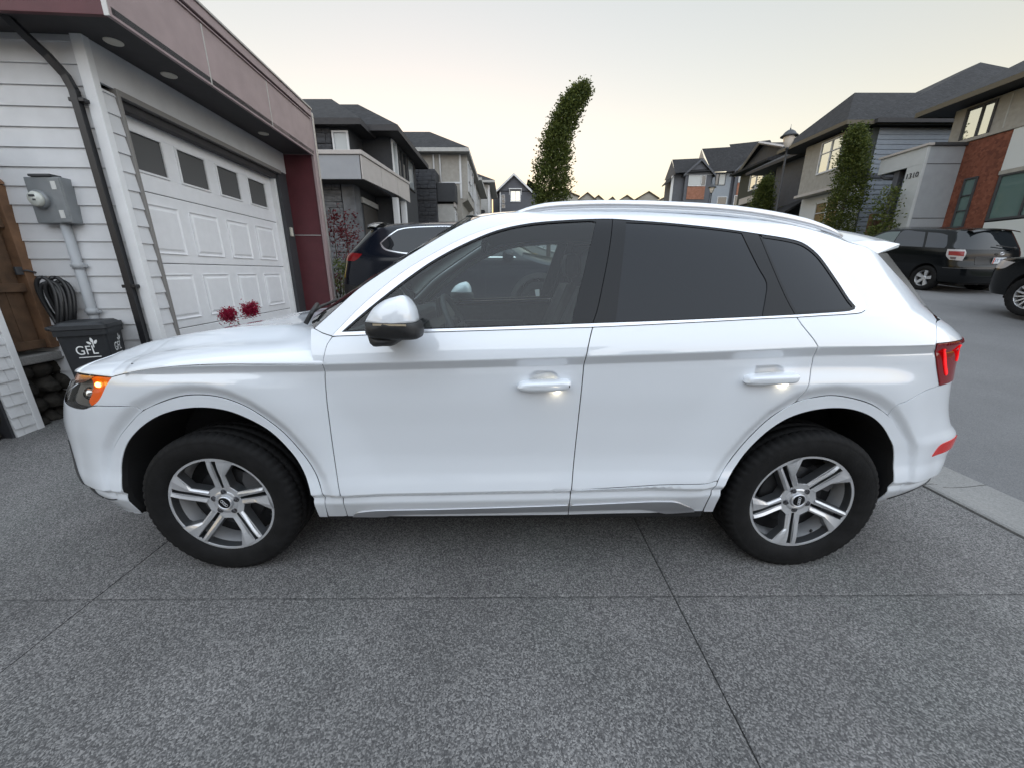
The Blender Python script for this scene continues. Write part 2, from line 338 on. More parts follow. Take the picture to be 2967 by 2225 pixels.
# ------------------------------------------------------------------ white SUV : panels are closed outlines on one body skin phi(s,z)
paint = mat('white_paint', (.77,.81,.86), .32, coat=1.0, spec=.5); paint.node_tree.nodes['Principled BSDF'].inputs['Coat IOR'].default_value = 1.85
dark = mat('dark_gap', (.012,.012,.013), .7)
blackg = mat('gloss_black', (.006,.0065,.008), .12, spec=.32)
blackp = mat('black_plastic', (.022,.022,.023), .55, noise=.15, nscale=60, bump=.05, bscale=300)
chrome = mat('satin_aluminium', (.80,.82,.86), .30, metal=.75)
glass_f = glassmat('clear_window', (.74,.83,.82))
glass_w = glassmat('windscreen_glass', (.60,.68,.66))
glass_d = mat('privacy_glass', (.008,.010,.014), .015, spec=.36)
def cr(pts, step=.018):
    """Catmull-Rom through the points, resampled"""
    P = [np.array(p, float) for p in pts]
    if len(P) == 2: return [tuple(P[0]+(P[1]-P[0])*t) for t in np.linspace(0,1,max(2,int(np.linalg.norm(P[1]-P[0])/step)+1))]
    Q = [2*P[0]-P[1]]+P+[2*P[-1]-P[-2]]; o = []
    for i in range(1, len(Q)-2):
        p0,p1,p2,p3 = Q[i-1:i+3]; d = np.linalg.norm(p2-p1); n = max(1,int(d/step))
        t0 = 0; t1 = np.linalg.norm(p1-p0)**.5+1e-6; t2 = t1+d**.5+1e-6; t3 = t2+np.linalg.norm(p3-p2)**.5+1e-6
        for k in range(n):
            t = t1+(t2-t1)*k/n
            a1=(t1-t)/(t1-t0)*p0+(t-t0)/(t1-t0)*p1; a2=(t2-t)/(t2-t1)*p1+(t-t1)/(t2-t1)*p2; a3=(t3-t)/(t3-t2)*p2+(t-t2)/(t3-t2)*p3
            b1=(t2-t)/(t2-t0)*a1+(t-t0)/(t2-t0)*a2; b2=(t3-t)/(t3-t1)*a2+(t-t1)/(t3-t1)*a3
            o.append(tuple((t2-t)/(t2-t1)*b1+(t-t1)/(t2-t1)*b2))
    o.append(tuple(P[-1])); return o
def loop(*segs):
    o = []
    for sg in segs:
        for p in sg:
            if not o or math.hypot(p[0]-o[-1][0], p[1]-o[-1][1]) > .004: o.append(tuple(p))
    if math.hypot(o[0][0]-o[-1][0], o[0][1]-o[-1][1]) < .004: o.pop()
    a = sum(o[i][0]*o[(i+1)%len(o)][1]-o[(i+1)%len(o)][0]*o[i][1] for i in range(len(o)))
    return o if a > 0 else o[::-1]
def inset(pl, d):
    n = len(pl); o = []
    for i in range(n):
        a = np.array(pl[i-1]); b = np.array(pl[i]); c = np.array(pl[(i+1)%n])
        e1 = (b-a)/(np.linalg.norm(b-a)+1e-9); e2 = (c-b)/(np.linalg.norm(c-b)+1e-9)
        n1 = np.array([-e1[1],e1[0]]); n2 = np.array([-e2[1],e2[0]]); m = n1+n2; l = m@m
        m = m*(2/l) if l > .5 else m/(math.sqrt(l)+1e-9)*1.5
        o.append(tuple(b+m*d))
    return o
def inside(pts, pl):
    P = np.asarray(pts); x, y = P[:,0], P[:,1]; c = np.zeros(len(P), bool); Q = np.asarray(pl)
    x0, y0 = Q[:,0], Q[:,1]; x1, y1 = np.roll(x0,-1), np.roll(y0,-1)
    for a,b,e,f in zip(x0,y0,x1,y1):
        if b == f: continue
        k = ((b > y) != (f > y)) & (x < (e-a)*(y-b)/(f-b)+a); c ^= k
    return c
def distb(pts, pl):
    P = np.asarray(pts); Q = np.asarray(pl); d = np.full(len(P), 9.)
    for i in range(len(Q)):
        a = Q[i]; b = Q[(i+1)%len(Q)]; ab = b-a; t = np.clip(((P-a)@ab)/(ab@ab+1e-12),0,1); d = np.minimum(d, np.linalg.norm(P-(a+t[:,None]*ab),axis=1))
    return d
PH = [phi]
def skin(s, z, off=0.):
    f = PH[0]; p = np.array(f(s,z)); e = .004
    du = np.array(f(s+e,z))-np.array(f(s-e,z)); dv = np.array(f(s,z+e))-np.array(f(s,z-e))
    n = np.cross(du,dv); n /= np.linalg.norm(n)+1e-12
    return p+n*off, n
KEYS = [.410,.433,.438,.443,.457,.462,.467,1.02,1.051,1.056,1.061,1.075,1.0885,1.094,1.0995,1.112,1.125,1.225]
def rows_std(dz):
    o = list(KEYS)
    for z in np.arange(.26,1.80,dz):
        if min(abs(z-k) for k in KEYS) > dz*.45: o.append(float(z))
    return sorted(o)
def unwarp(s, l):
    """height on the car of a standard section level, so mesh rows follow the crease and belt lines"""
    if PH[0] is not phi: return l
    x = min(max(s,-1.42),1.30)
    if l < .65: return l+interp(x,_K1,_K2)*(1-sstep(.50,.65,l))
    return interp(l,[.65,1.094,1.225,1.70,1.80],[.65,crease(x),belt(x),zroof(x),zroof(x)+.1])
def panel_data(pl, holes=(), off=0., gap=.0024, rim=.016, dx=.035, dz=.012, offf=None):
    pl = inset(pl, gap) if gap else list(pl)
    hs = [inset(h, -gap) if gap else list(h) for h in holes]
    Q = np.array(pl); xs = np.arange(Q[:,0].min()+dx*.5, Q[:,0].max(), dx); zs = np.arange(Q[:,1].min()+dz*.5, Q[:,1].max(), dz)
    lv = rows_std(dz); lo, hi = Q[:,1].min(), Q[:,1].max()
    g = [(a, unwarp(a,l)) for l in lv for a in xs]; g = np.array([q for q in g if lo < q[1] < hi]) if len(xs) else np.zeros((0,2))
    if not len(g): g = np.zeros((0,2))
    if len(g):
        g = g[inside(g,pl)]
        for h in hs:
            if len(g): g = g[~inside(g,h)]
    if len(g):
        k = distb(g,pl)
        for h in hs: k = np.minimum(k, distb(g,h))
        g = g[k > .0045]
    V = [Vector(p) for p in pl]; E = [(i,(i+1)%len(pl)) for i in range(len(pl))]
    for h in hs:
        b = len(V); V += [Vector(p) for p in h]; E += [(b+i,b+(i+1)%len(h)) for i in range(len(h))]
    V += [Vector(p) for p in g]
    r = delaunay_2d_cdt(V, E, [], 0, 1e-5)
    vv = [(p.x,p.y) for p in r[0]]; F = []
    cen = np.array([[sum(vv[i][0] for i in f)/len(f), sum(vv[i][1] for i in f)/len(f)] for f in r[2]])
    ok = inside(cen,pl)
    for h in hs: ok &= ~inside(cen,h)
    for f,k in zip(r[2],ok):
        if k:
            a = sum(vv[f[i]][0]*vv[f[(i+1)%len(f)]][1]-vv[f[(i+1)%len(f)]][0]*vv[f[i]][1] for i in range(len(f)))
            F.append(tuple(f) if a > 0 else tuple(f)[::-1])
    PV = []; PN = []
    for s,z in vv:
        p,n = skin(s,z,off if offf is None else offf(s,z)); PV.append(p); PN.append(n)
    mi = [0]*len(F)
    if rim:
        for lp,sg in [(pl,1)]+[(h,-1) for h in hs]:
            b = len(PV); n = len(lp); D = []
            for i,(s,z) in enumerate(lp):
                p,nn = skin(s,z,off if offf is None else offf(s,z)); D.append((p,nn))
            for i in range(n):
                t = D[(i+1)%n][0]-D[i-1][0]; sd = np.cross(t, D[i][1])*sg; sd /= np.linalg.norm(sd)+1e-12
                PV += [D[i][0], D[i][0]-D[i][1]*min(.004,rim*.5)+sd*.0006, D[i][0]-D[i][1]*rim]; nm = D[i][1]*.5+sd; nm /= np.linalg.norm(nm); PN += [nm, sd, sd]
            for i in range(n):
                j = (i+1)%n
                for k in (0,1):
                    q = (b+3*i+k, b+3*i+k+1, b+3*j+k+1, b+3*j+k); F.append(q if sg > 0 else q[::-1]); mi.append(1 if k else 0)
    return PV, PN, F, mi
def flip(PV, PN, F, mi): return [(p[0],-p[1],p[2]) for p in PV], [(p[0],-p[1],p[2]) for p in PN], [tuple(f)[::-1] for f in F], mi
def panel(name, pl, m, parent, both=True, join=False, rim_mat=None, far_parent=None, **kw):
    d = panel_data(pl, **kw); mm = [m, rim_mat or dark]  # inner edges coloured near-black: the shade of the gaps is in the colour
    if join:
        e = flip(*d); b = len(d[0])
        return mesh_obj(name, list(d[0])+list(e[0]), d[2]+[tuple(i+b for i in f) for f in e[2]], mm, parent, True, list(d[1])+list(e[1]), d[3]+e[3])
    o = mesh_obj(name, d[0], d[2], mm, parent, True, d[1], d[3])
    if both:
        e = flip(*d); o2 = mesh_obj(name, e[0], e[2], mm, far_parent or parent, True, e[1], e[3]); return o, o2
    return o
car = empty('parked_suv', (0,0,0), 0, 'white SUV with silver alloy wheels parked across the foreground driveway', 'car')
T = {}
T['hood_shut']=[(-1.8,1.0085),(-1.6925,1.0268),(-1.5692,1.046),(-1.4851,1.0567),(-1.4075,1.0643),(-1.3154,1.0703),(-1.1946,1.0734),(-1.0132,1.0724),(-.795,1.0715)]
T['fd']=[(-.7566,1.1815),(-.7754,1.1532),(-.787,1.1105),(-.795,1.0715),(-.803,1.012),(-.8075,.9465),(-.8095,.8929),(-.811,.7824),(-.81,.6421),(-.805,.5433),(-.796,.4485),(-.799,.3829),(-.8075,.3024)]
T['bg']=[(.447,1.6721),(.4168,1.5356),(.3798,1.3823),(.3536,1.2824),(.334,1.2197),(.3201,1.1724),(.3047,1.0968),(.2984,.9757),(.294,.88),(.289,.76),(.281,.6),(.272,.4718),(.2695,.3813),(.2719,.3008)]
T['rd']=[(1.1896,1.2578),(1.2068,1.2286),(1.2342,1.1933),(1.2546,1.1688),(1.2720,1.1420),(1.2815,1.0892),(1.2800,1.041),(1.2694,.9682),(1.2500,.8910)]
T['lg']=[(-.8845,.4422),(-.796,.4485),(-.566,.4465),(-.3687,.4497),(-.0412,.4603),(.272,.4718),(.4362,.4815),(.5883,.4896),(.7862,.5035),(.952,.5115)]
T['sill']=[(-.9015,.2983),(-.8075,.2991),(-.6202,.2982),(-.3868,.2978),(-.0431,.2998),(.2719,.3008),(.4617,.3053),(.7427,.3080),(.8923,.3143),(.9349,.3144)]
T['afi']=[(-1.965,.29),(-1.945,.37),(-1.925,.445),(-1.9143,.5115),(-1.9011,.5696),(-1.8689,.6285),(-1.8163,.6877),(-1.7393,.7467),(-1.6522,.7984),(-1.56,.8386),(-1.4668,.8639),(-1.3846,.873),(-1.3068,.8691),(-1.2336,.8508),(-1.1543,.8095),(-1.0876,.7591),(-1.0355,.6933),(-.9883,.6132),(-.9550,.5216),(-.9400,.4533),(-.9440,.3000)]
T['afo']=[(-2.055,.285),(-2.04,.384),(-2.012,.4878),(-1.99,.5597),(-1.9412,.6431),(-1.8556,.7206),(-1.7575,.7916),(-1.6597,.8545),(-1.5343,.9011),(-1.4451,.9253),(-1.3799,.932),(-1.3051,.9276),(-1.2336,.9093),(-1.1597,.8723),(-1.0907,.8163),(-1.0287,.7511),(-.9744,.6691),(-.9267,.5824),(-.8960,.4999),(-.8845,.4422),(-.9015,.2983)]
T['ari']=[(.9838,.3136),(.9798,.3915),(.9900,.4949),(1.0339,.578),(1.0911,.6744),(1.158,.7568),(1.2345,.8153),(1.3285,.8496),(1.4382,.8607),(1.5327,.8502),(1.6448,.8137),(1.7344,.756),(1.7934,.6865),(1.8350,.6088),(1.8558,.5362),(1.8780,.45),(1.9,.39),(1.93,.335)]
T['aro']=[(.9349,.3144),(.9330,.414),(.952,.5115),(1.0153,.6221),(1.0808,.7276),(1.1545,.8184),(1.25,.891),(1.3365,.9138),(1.4028,.9204),(1.5023,.9075),(1.6316,.8729),(1.7461,.8188),(1.8398,.7451),(1.8981,.6757),(1.9387,.5973),(1.9627,.5246),(1.985,.45),(2.0,.39),(2.02,.345)]
T['co']=[(-.7566,1.1834),(-.7399,1.2006),(-.6543,1.2877),(-.5579,1.3705),(-.461,1.4433),(-.3302,1.5201),(-.1977,1.5853),(-.0632,1.6321),(.0737,1.6599),(.2121,1.6722),(.3514,1.6782),(.4485,1.6782),(.5458,1.6735),(.6612,1.6652),(.8266,1.6507),(.959,1.6353),(1.0853,1.6185),(1.2228,1.5989),(1.294,1.5871),(1.3532,1.5688),(1.3918,1.5446),(1.4266,1.5149),(1.4648,1.4631),(1.5171,1.3773),(1.5417,1.324),(1.5444,1.2978),(1.5311,1.2832),(1.5045,1.2746),(1.4343,1.2693),(1.2948,1.2635),(1.1896,1.2578)]
T['cob']=[(1.1896,1.2578),(1.0142,1.2507),(.8567,1.2429),(.6215,1.232),(.334,1.2197),(.0682,1.2123),(-.1924,1.205),(-.3816,1.1994),(-.6044,1.1893),(-.7566,1.1834)]
T['ci']=[(-.7167,1.1994),(-.6338,1.2702),(-.5436,1.3416),(-.4337,1.4236),(-.3293,1.4924),(-.1971,1.5603),(-.063,1.6132),(.0732,1.6423),(.2105,1.6551),(.3486,1.6619),(.4418,1.6624),(.5413,1.6553),(.6565,1.6471),(.8212,1.632),(.9531,1.6168),(1.0774,1.5994),(1.2131,1.5807),(1.2718,1.5689),(1.3086,1.5546),(1.363,1.5106),(1.426,1.4008),(1.4622,1.3246),(1.4823,1.2976),(1.472,1.2866),(1.4398,1.2802),(1.2968,1.2720),(1.1845,1.2664)]
T['cib']=[(1.1845,1.2664),(1.0153,1.2588),(.8576,1.2524),(.6223,1.243),(.3337,1.2336),(.0683,1.2246),(-.1925,1.2161),(-.3819,1.2111),(-.6048,1.2037),(-.7167,1.1994)]
T['fgr']=[(.3749,1.655),(.3399,1.5422),(.3089,1.433),(.2795,1.3322),(.2509,1.2319)]
T['rgl']=[(.4964,1.652),(.4706,1.5097),(.4478,1.3722),(.4267,1.2395)]
T['rgr']=[(1.0105,1.606),(1.0305,1.5413),(1.0591,1.463),(1.0879,1.394),(1.0782,1.3486),(1.0499,1.2606)]
T['rgu']=[(1.0844,1.5994),(1.0989,1.5335),(1.1227,1.4437),(1.1545,1.3409),(1.1845,1.2664)]
T['ap']=[(-.8366,1.214),(-.7473,1.292),(-.6575,1.3706),(-.5606,1.437),(-.4631,1.4977),(-.3454,1.569),(-.2266,1.6371),(-.14,1.676)]
T['top']=[(-.14,1.676),(-.05,1.692),(.05,1.702),(.2,1.708),(.46,1.708),(.7,1.701),(.95,1.688),(1.15,1.666),(1.31,1.640),(1.5,1.600),(1.62,1.570),(1.78,1.548),(1.8868,1.5206)]
T['bfg']=[(-2.007,.8685),(-1.9727,.874),(-1.8397,.8795),(-1.7026,.881),(-1.6763,.8754),(-1.6597,.8545)]
T['hl']=[(-1.8,1.0085),(-1.8544,.9611),(-1.9021,.9151),(-1.95,.888),(-2.007,.8685),(-2.0574,.8575),(-2.13,.8501),(-2.35,.855),(-2.75,.90),(-2.95,.94)]
T['ht']=[(-1.8,1.0085),(-1.9081,1.0106),(-2.0088,1.0123),(-2.2,1.0130),(-2.6,1.003),(-2.95,.985)]
T['brg']=[(1.7461,.8188),(1.7600,.8720),(1.8202,.8891),(1.9414,.9229),(2.1452,.9458)]
T['ll']=[(2.1452,.9458),(2.0441,1.0461),(1.9812,1.1209),(1.9464,1.1464)]
T['tg']=[(1.9464,1.1464),(2.0013,1.1911),(2.0914,1.2215),(2.1654,1.2323)]
T['cg']=[(2.1654,1.2323),(2.2300,1.2749),(2.1445,1.3554),(1.9997,1.4374),(1.8868,1.5206)]
C_ = {k: cr(v) for k,v in T.items()}
def part_of(k, a, b): # samples of a traced line between two of its own points
    return cr(T[k][a:b] if b is not None else T[k][a:])
rv = lambda s: list(s)[::-1]
sc_f = -3.76
def sc_r(z): xs,xr,h1,h2 = plan(z,False); return xs+3*h1
# -- white panels
fender = loop(C_['hood_shut'], part_of('fd',3,11), cr([(-.796,.4485),(-.8845,.4422)]), rv(part_of('afo',7,20)), rv(C_['bfg']), rv(part_of('hl',0,5)))
fenders = panel('fender', fender, paint, car, dx=.018, dz=.010)
panel('sill_trim', loop(cr([(-.8845,.4422),(-.796,.4485)]), part_of('fd',10,None), cr([(-.8075,.2991),(-.9015,.2983)]), rv(part_of('afo',19,None))), paint, car)
fdoor = loop(part_of('fd',0,11), part_of('lg',1,6), rv(part_of('bg',4,12)), part_of('cob',4,None))
def recess(cx, zz, hw, hh):
    def f(s,z):
        a = (s-cx)/hw; b = (z-zz)/hh; q = a**4+b*b if b > 0 else a**4+ (b*1.0)**2
        return -.036*max(0.,1-q)**.38 if q < 1 else 0.
    return f
fd_o, fd_far = panel('front_door', fdoor, paint, car, dx=.014, dz=.008, offf=recess(.133,.996,.062,.038))
rdoor = loop(part_of('bg',4,12), part_of('lg',5,None), part_of('aro',2,7), rv(C_['rd']), part_of('cob',0,5))
rd_o, rd_far = panel('rear_door', rdoor, paint, car, dx=.014, dz=.008, offf=recess(1.100,1.021,.062,.038))
panel('door_cladding', loop(part_of('lg',1,6), part_of('bg',11,None), rv(part_of('sill',1,6)), rv(part_of('fd',10,None))), paint, fd_o, far_parent=fd_far)
panel('door_cladding', loop(part_of('lg',5,None), rv(part_of('aro',0,3)), rv(part_of('sill',5,None)), rv(part_of('bg',11,None))), paint, rd_o, far_parent=rd_far)
strip_f = loop(cr([(-.7793,.3030),(-.7542,.334),(-.7179,.3436),(-.6759,.3497),(-.3786,.3581),(-.0422,.3692),(.2661,.3803)]), cr([(.2661,.3803),(.2670,.3364)]), cr([(.2670,.3364),(-.1789,.3278),(-.5612,.3181),(-.5894,.3138),(-.6195,.3030),(-.7793,.3030)]))
strip_r = loop(cr([(.2760,.3803),(.5516,.3938),(.7067,.4),(.7748,.3977),(.8181,.3767),(.88,.3368),(.8891,.3180)]), cr([(.8891,.3180),(.7427,.3100),(.7005,.324),(.6594,.3379),(.6153,.3433),(.2760,.3391)]), cr([(.2760,.3391),(.2760,.3803)]))
silver = mat('silver_trim', (.62,.63,.66), .3, metal=.85)
panel('sill_strip', strip_f, silver, fd_o, far_parent=fd_far, off=.007, gap=0, rim=.008, rim_mat=silver)
panel('sill_strip', strip_r, silver, rd_o, far_parent=rd_far, off=.007, gap=0, rim=.008, rim_mat=silver)
frame = loop(rv(C_['co']), cr([(-.7566,1.1834),(-.80,1.196),(-.8366,1.214)]), C_['ap'], C_['top'], rv(C_['cg']), rv(C_['tg']), rv(C_['ll']), rv(C_['brg']), rv(part_of('aro',6,12)), rv(C_['rd']))
panel('body_side', frame, paint, car, dx=.022, dz=.011)
bot_f = cr([(-2.055,.285),(-2.4,.272),(-2.9,.268),(sc_f,.268)], .03)
bumper_f = loop(part_of('afo',0,8), rv(C_['bfg']), part_of('hl',4,None), cr([(-2.95,.94),(-2.95,.985)]), cr([(-2.95,.985),(-3.3,.985),(sc_f,.985)],.03), cr([(sc_f,.985),(sc_f,.268)],.03), rv(bot_f))
bf_o = panel('front_bumper', bumper_f, paint, car, join=True, dx=.022, dz=.011, gap=.002)
zb = [.80,.7,.6,.5,.42,.37]
bumper_r = loop(part_of('aro',11,None), cr([(2.02,.345),(2.3,.352),(2.8,.36),(sc_r(.37),.37)],.03), [(sc_r(z),z) for z in rv(zb)], cr([(sc_r(.8),.8),(2.85,.80)],.03), cr([(2.85,.80),(2.85,.955)]), cr([(2.85,.955),(2.5,.955),(2.1452,.9458)],.03), rv(C_['brg']))
br_o = panel('rear_bumper', bumper_r, paint, car, join=True, dx=.022, dz=.011, gap=.002)
panel('rear_valance', loop(cr([(2.06,.350),(2.14,.40),(2.4,.43),(sc_r(.43),.43)],.03), cr([(sc_r(.43),.43),(sc_r(.375),.375)]), cr([(sc_r(.375),.375),(2.8,.363),(2.3,.355),(2.06,.350)],.03)), mat('black_plastic'), br_o, off=.004, gap=0, rim=.006)
tgp = loop(C_['tg'], cr([(2.1654,1.2323),(2.6,1.236),(3.0,1.238),(sc_r(1.238),1.238)],.03), [(sc_r(z),z) for z in (1.238,1.2,1.1,1.0,.9,.8)], cr([(sc_r(.8),.8),(2.85,.80)],.03), cr([(2.85,.80),(2.85,1.148)]), cr([(2.85,1.148),(2.4,1.150),(1.9464,1.1464)],.03))
tg_o = panel('tailgate', tgp, paint, car, join=True, dx=.04, gap=.002)
lampr = mat('tail_lamp_red', (.13,.002,.004), .1, spec=.5, emit=(1,.0,.01), estr=.05)
lampl = mat('tail_lamp_lit', (.5,.005,.008), .2, emit=(1,.012,.015), estr=.75)
lp = loop(C_['ll'], cr([(1.9464,1.1464),(2.4,1.150),(2.85,1.148)],.03), cr([(2.85,1.148),(2.85,.955)]), cr([(2.85,.955),(2.5,.955),(2.1452,.9458)],.03))
tl = panel('tail_lamp', lp, lampr, car, off=.004)
for q,fs in ((loop(cr([(2.060,1.118),(2.085,1.118),(2.150,1.045),(2.205,1.000),(2.19,.992),(2.12,1.045)])),0),(loop(cr([(2.31,1.125),(2.36,1.125),(2.40,1.05),(2.36,1.05)])),0)):
    a = panel('light_bar', q, lampl, tl[0], far_parent=tl[1], off=.008, gap=0, rim=.004, rim_mat=lampl)
reflm = mat('reflector_red', (.30,.006,.006), .12, emit=(1,.02,.01), estr=.18)  # faint glow put into the reflector, which is no lamp
panel('reflector', loop(cr([(2.160,.600),(2.19,.628),(2.24,.652),(2.6,.668)]), cr([(2.6,.668),(2.6,.625),(2.4,.607),(2.160,.600)])), reflm, br_o, off=.003, gap=0, rim=.004, rim_mat=reflm)
for nm,ia,oa in (('arch_trim','afi','afo'),('arch_trim','ari','aro')):
    panel(nm, loop(C_[oa], rv(C_[ia])), paint, car, off=.004, rim=.03, dx=.03)
    for sgn in (1,-1):
        vs = []; fs = []
        pts = C_[ia]
        for s,z in pts:
            p,n = skin(s,z); x = p[0]; vs += [(x,sgn*(p[1]+.012),z),(x,sgn*-.52,z)]
        for i in range(len(pts)-1): fs.append((2*i,2*i+1,2*i+3,2*i+2))
        mesh_obj('wheel_arch_liner', vs, fs, dark, car)
# glass and window trims
fgl = loop(part_of('ci',0,10), cr([(.3486,1.6619),(.3749,1.655)]), C_['fgr'], cr([(.2509,1.2319),(.0683,1.2246),(-.1925,1.2161),(-.3819,1.2111),(-.6048,1.2037),(-.7167,1.1994)]))
panel('window_glass', inset(fgl,.006), glass_f, fd_o, far_parent=fd_far, off=-.004, gap=0, rim=0, dz=.03)
panel('window_frame', loop(part_of('ci',0,11), rv(cr([(.334,1.2336),(.3536,1.2824),(.3798,1.3823),(.4168,1.5356),(.4418,1.6624)])), part_of('cib',4,None)), blackg, fd_o, far_parent=fd_far, holes=[inset(fgl,.008)], off=0, gap=.0015, rim=.012)
rgl = loop(C_['rgl'], cr([(.4267,1.2395),(.6223,1.245),(.8576,1.2544),(1.0499,1.2606)]), rv(C_['rgr']), cr([(1.0105,1.606),(.9531,1.6138),(.8212,1.629),(.6565,1.6441),(.4964,1.652)]))
panel('window_glass', inset(rgl,.004), glass_d, rd_o, far_parent=rd_far, off=-.003, gap=0, rim=0, dz=.03)
panel('window_frame', loop(cr([(.334,1.2336),(.3536,1.2824),(.3798,1.3823),(.4168,1.5356),(.4418,1.6624)]), part_of('ci',10,16), C_['rgu'], part_of('cib',0,5)), blackg, rd_o, far_parent=rd_far, holes=[inset(rgl,.005)], off=0, gap=.0015, rim=.012)
qgl = loop(C_['rgu'], rv(part_of('ci',15,None)))
panel('quarter_window', inset(qgl,.012), glass_d, car, off=-.003, gap=0, rim=0, dz=.03)
panel('quarter_window_frame', qgl, blackg, car, holes=[inset(qgl,.013)], off=0, gap=.0015, rim=.012)
panel('window_trim', loop(C_['co'], C_['cob']), chrome, car, holes=[loop(C_['ci'],C_['cib'])], off=.003, gap=.0006, rim=.010, dx=.03)
# rear window wraps round the tail
rw = loop(C_['cg'], cr([(1.8868,1.5206),(2.2,1.535),(2.6,1.545),(sc_r(1.55),1.55)],.03), [(sc_r(z),z) for z in (1.55,1.45,1.35,1.25)], cr([(sc_r(1.245),1.245),(2.8,1.243),(2.1654,1.238)],.03))
panel('rear_window', rw, glass_d, tg_o, join=True, off=-.002, gap=.002, dz=.03)
panel('pillar_foot', loop(cr([(-.7566,1.1834),(-.7754,1.1532),(-.787,1.1105),(-.795,1.0715)]), cr([(-.795,1.0715),(-.83,1.0715)]), cr([(-.83,1.0715),(-.845,1.14),(-.8500,1.214)]), cr([(-.85,1.214),(-.8366,1.214),(-.80,1.196),(-.7566,1.1834)])), paint, car, off=-.001, gap=.0015)
# dark inner shell added behind the panels so their gaps look black
for q in (fdoor, rdoor, fender):
    panel('inner_shell', q, dark, car, off=-.05, gap=0, rim=0, dx=.06, dz=.04)
# -- hood
def grid_obj(name, rows, m, parent, smooth=True, thick=0.):
    n = len(rows[0]); vs = [p for r in rows for p in r]; fs = [(i*n+j,i*n+j+1,(i+1)*n+j+1,(i+1)*n+j) for i in range(len(rows)-1) for j in range(n-1)]
    mb = MB(); mb.add(vs, fs, smooth); return mb.build(name, m, parent)
edge = [(s,interp(s,[-3.7,-2.95,-2.6,-2.2],[.985,.986,1.004,1.0145])) for s in np.linspace(-3.7,-2.2,26)]+rv(C_['ht'][:0])+[p for p in rv(C_['ht']) if p[0] > -2.2]+C_['hood_shut']
HX = [-2.10,-2.06,-2.0,-1.9,-1.8,-1.6,-1.4,-1.2,-1.0,-.85,-.78]; HZ = [1.000,1.030,1.058,1.088,1.110,1.146,1.174,1.198,1.219,1.235,1.242]
vv = [math.sin(math.pi/2*t) for t in np.linspace(-1,1,65)]
def hoodz(xe, ye, ze, v):
    zc = hermite(xe,HX,HZ); a = abs(v)
    f = (1-a**3.6)**.62
    z = ze+max(0.,zc-ze)*f
    k = sstep(-2.08,-1.7,xe)*(1-sstep(-1.0,-.8,xe))
    d = (a-.66)/.085
    z += k*(.020*math.exp(-abs(d)**1.5*.9) - .010*math.exp(-((a-.83)/.055)**2)) - .010*sstep(.25,.6,a)*(1-sstep(.6,.64,a))*k*0
    return z
rows = []
for s,z in edge:
    p = phi(s,z); ye = -p[1]; xe = p[0]
    rows.append([(xe, ye*v, hoodz(xe,ye,z+.001,v)) for v in vv])
# hood rear edge bows forward towards the car's middle under the windscreen
last = rows[-1]
for r in rows:
    pass
rows = [[(x-(.30*(1-(abs(y)/.93)**2.2))*sstep(-1.5,-.795,x), y, z-(0.05*(1-(abs(y)/.93)**2.2))*sstep(-1.5,-.795,x)) for x,y,z in r] for r in rows]
hood = grid_obj('hood', rows, paint, car)
# A-pillar foot between hood and door, cowl, windscreen, roof, spoiler
def across(p, xc, zc, n=33, pw=2.):
    ye = -p[1]; return [(p[0]+(xc-p[0])*(1-abs(v)**pw), ye*v, p[2]+(zc-p[2])*(1-abs(v)**pw)) for v in np.linspace(-1,1,n)]
ws = []
for i,(s,z) in enumerate(C_['ap']):
    t = i/(len(C_['ap'])-1); p = phi(s,z); ws.append(across(p, lerp(-1.10,-.26,t), lerp(1.225,1.735,t)))
grid_obj('windscreen', ws, glass_w, car)
foot = [(x,y,z) for x,y,z in rows[-1]]
p0 = phi(-.8366,1.214)
wsb = ws[0]
cow = []
N = len(vv)
for k in range(6):
    t = k/5; r_ = []
    for j,v in enumerate(vv):
        a = Vector(foot[j]); u = (v+1)/2*32; i0 = min(31,int(u)); b = Vector(wsb[i0]).lerp(Vector(wsb[i0+1]), u-i0)
        q = a.lerp(b,t); q.z -= .035*math.sin(math.pi*t)*(1-abs(v)**6); r_.append(q[:])
    cow.append(r_)
grid_obj('cowl', [r_[14:51] for r_ in cow], blackp, car)
for lo,hi in ((0,15),(50,65)): grid_obj('hood_corner', [r_[lo:hi] for r_ in cow], paint, hood)
rf = []
for s,z in [q for q in C_['top'] if q[0] <= 1.63]:
    p = phi(s,z); x = p[0]; zc = hermite(x,[-.14,.1,.5,1.0,1.4,1.7],[1.728,1.748,1.758,1.748,1.716,1.67]); t = sstep(.35,-.14,x)
    rf.append(across(p, x-.12*t, max(zc,p[2]+.02), pw=2.6))
roof = grid_obj('roof', rf, paint, car)
last = rf[-1]; sp = []
prof = []
for k in range(7):
    t = k/6; row = []
    for j,v in enumerate(np.linspace(-1,1,33)):
        a = Vector(last[j]); tip = Vector((1.875+.15*(1-abs(v)**2.5), v*.545, 1.568+.045*(1-v*v)))
        q = a.lerp(tip,t); q.z += .012*math.sin(math.pi*t); row.append(q[:])
    sp.append(row)
sp.append([(x-.004,y,z-.016) for x,y,z in sp[-1]])
und = []
for j,v in enumerate(np.linspace(-1,1,33)):
    und.append((1.735+.10*(1-abs(v)**2.5), v*.60, 1.520+.035*(1-v*v)))
sp.append(und)
grid_obj('spoiler', sp, paint, tg_o)
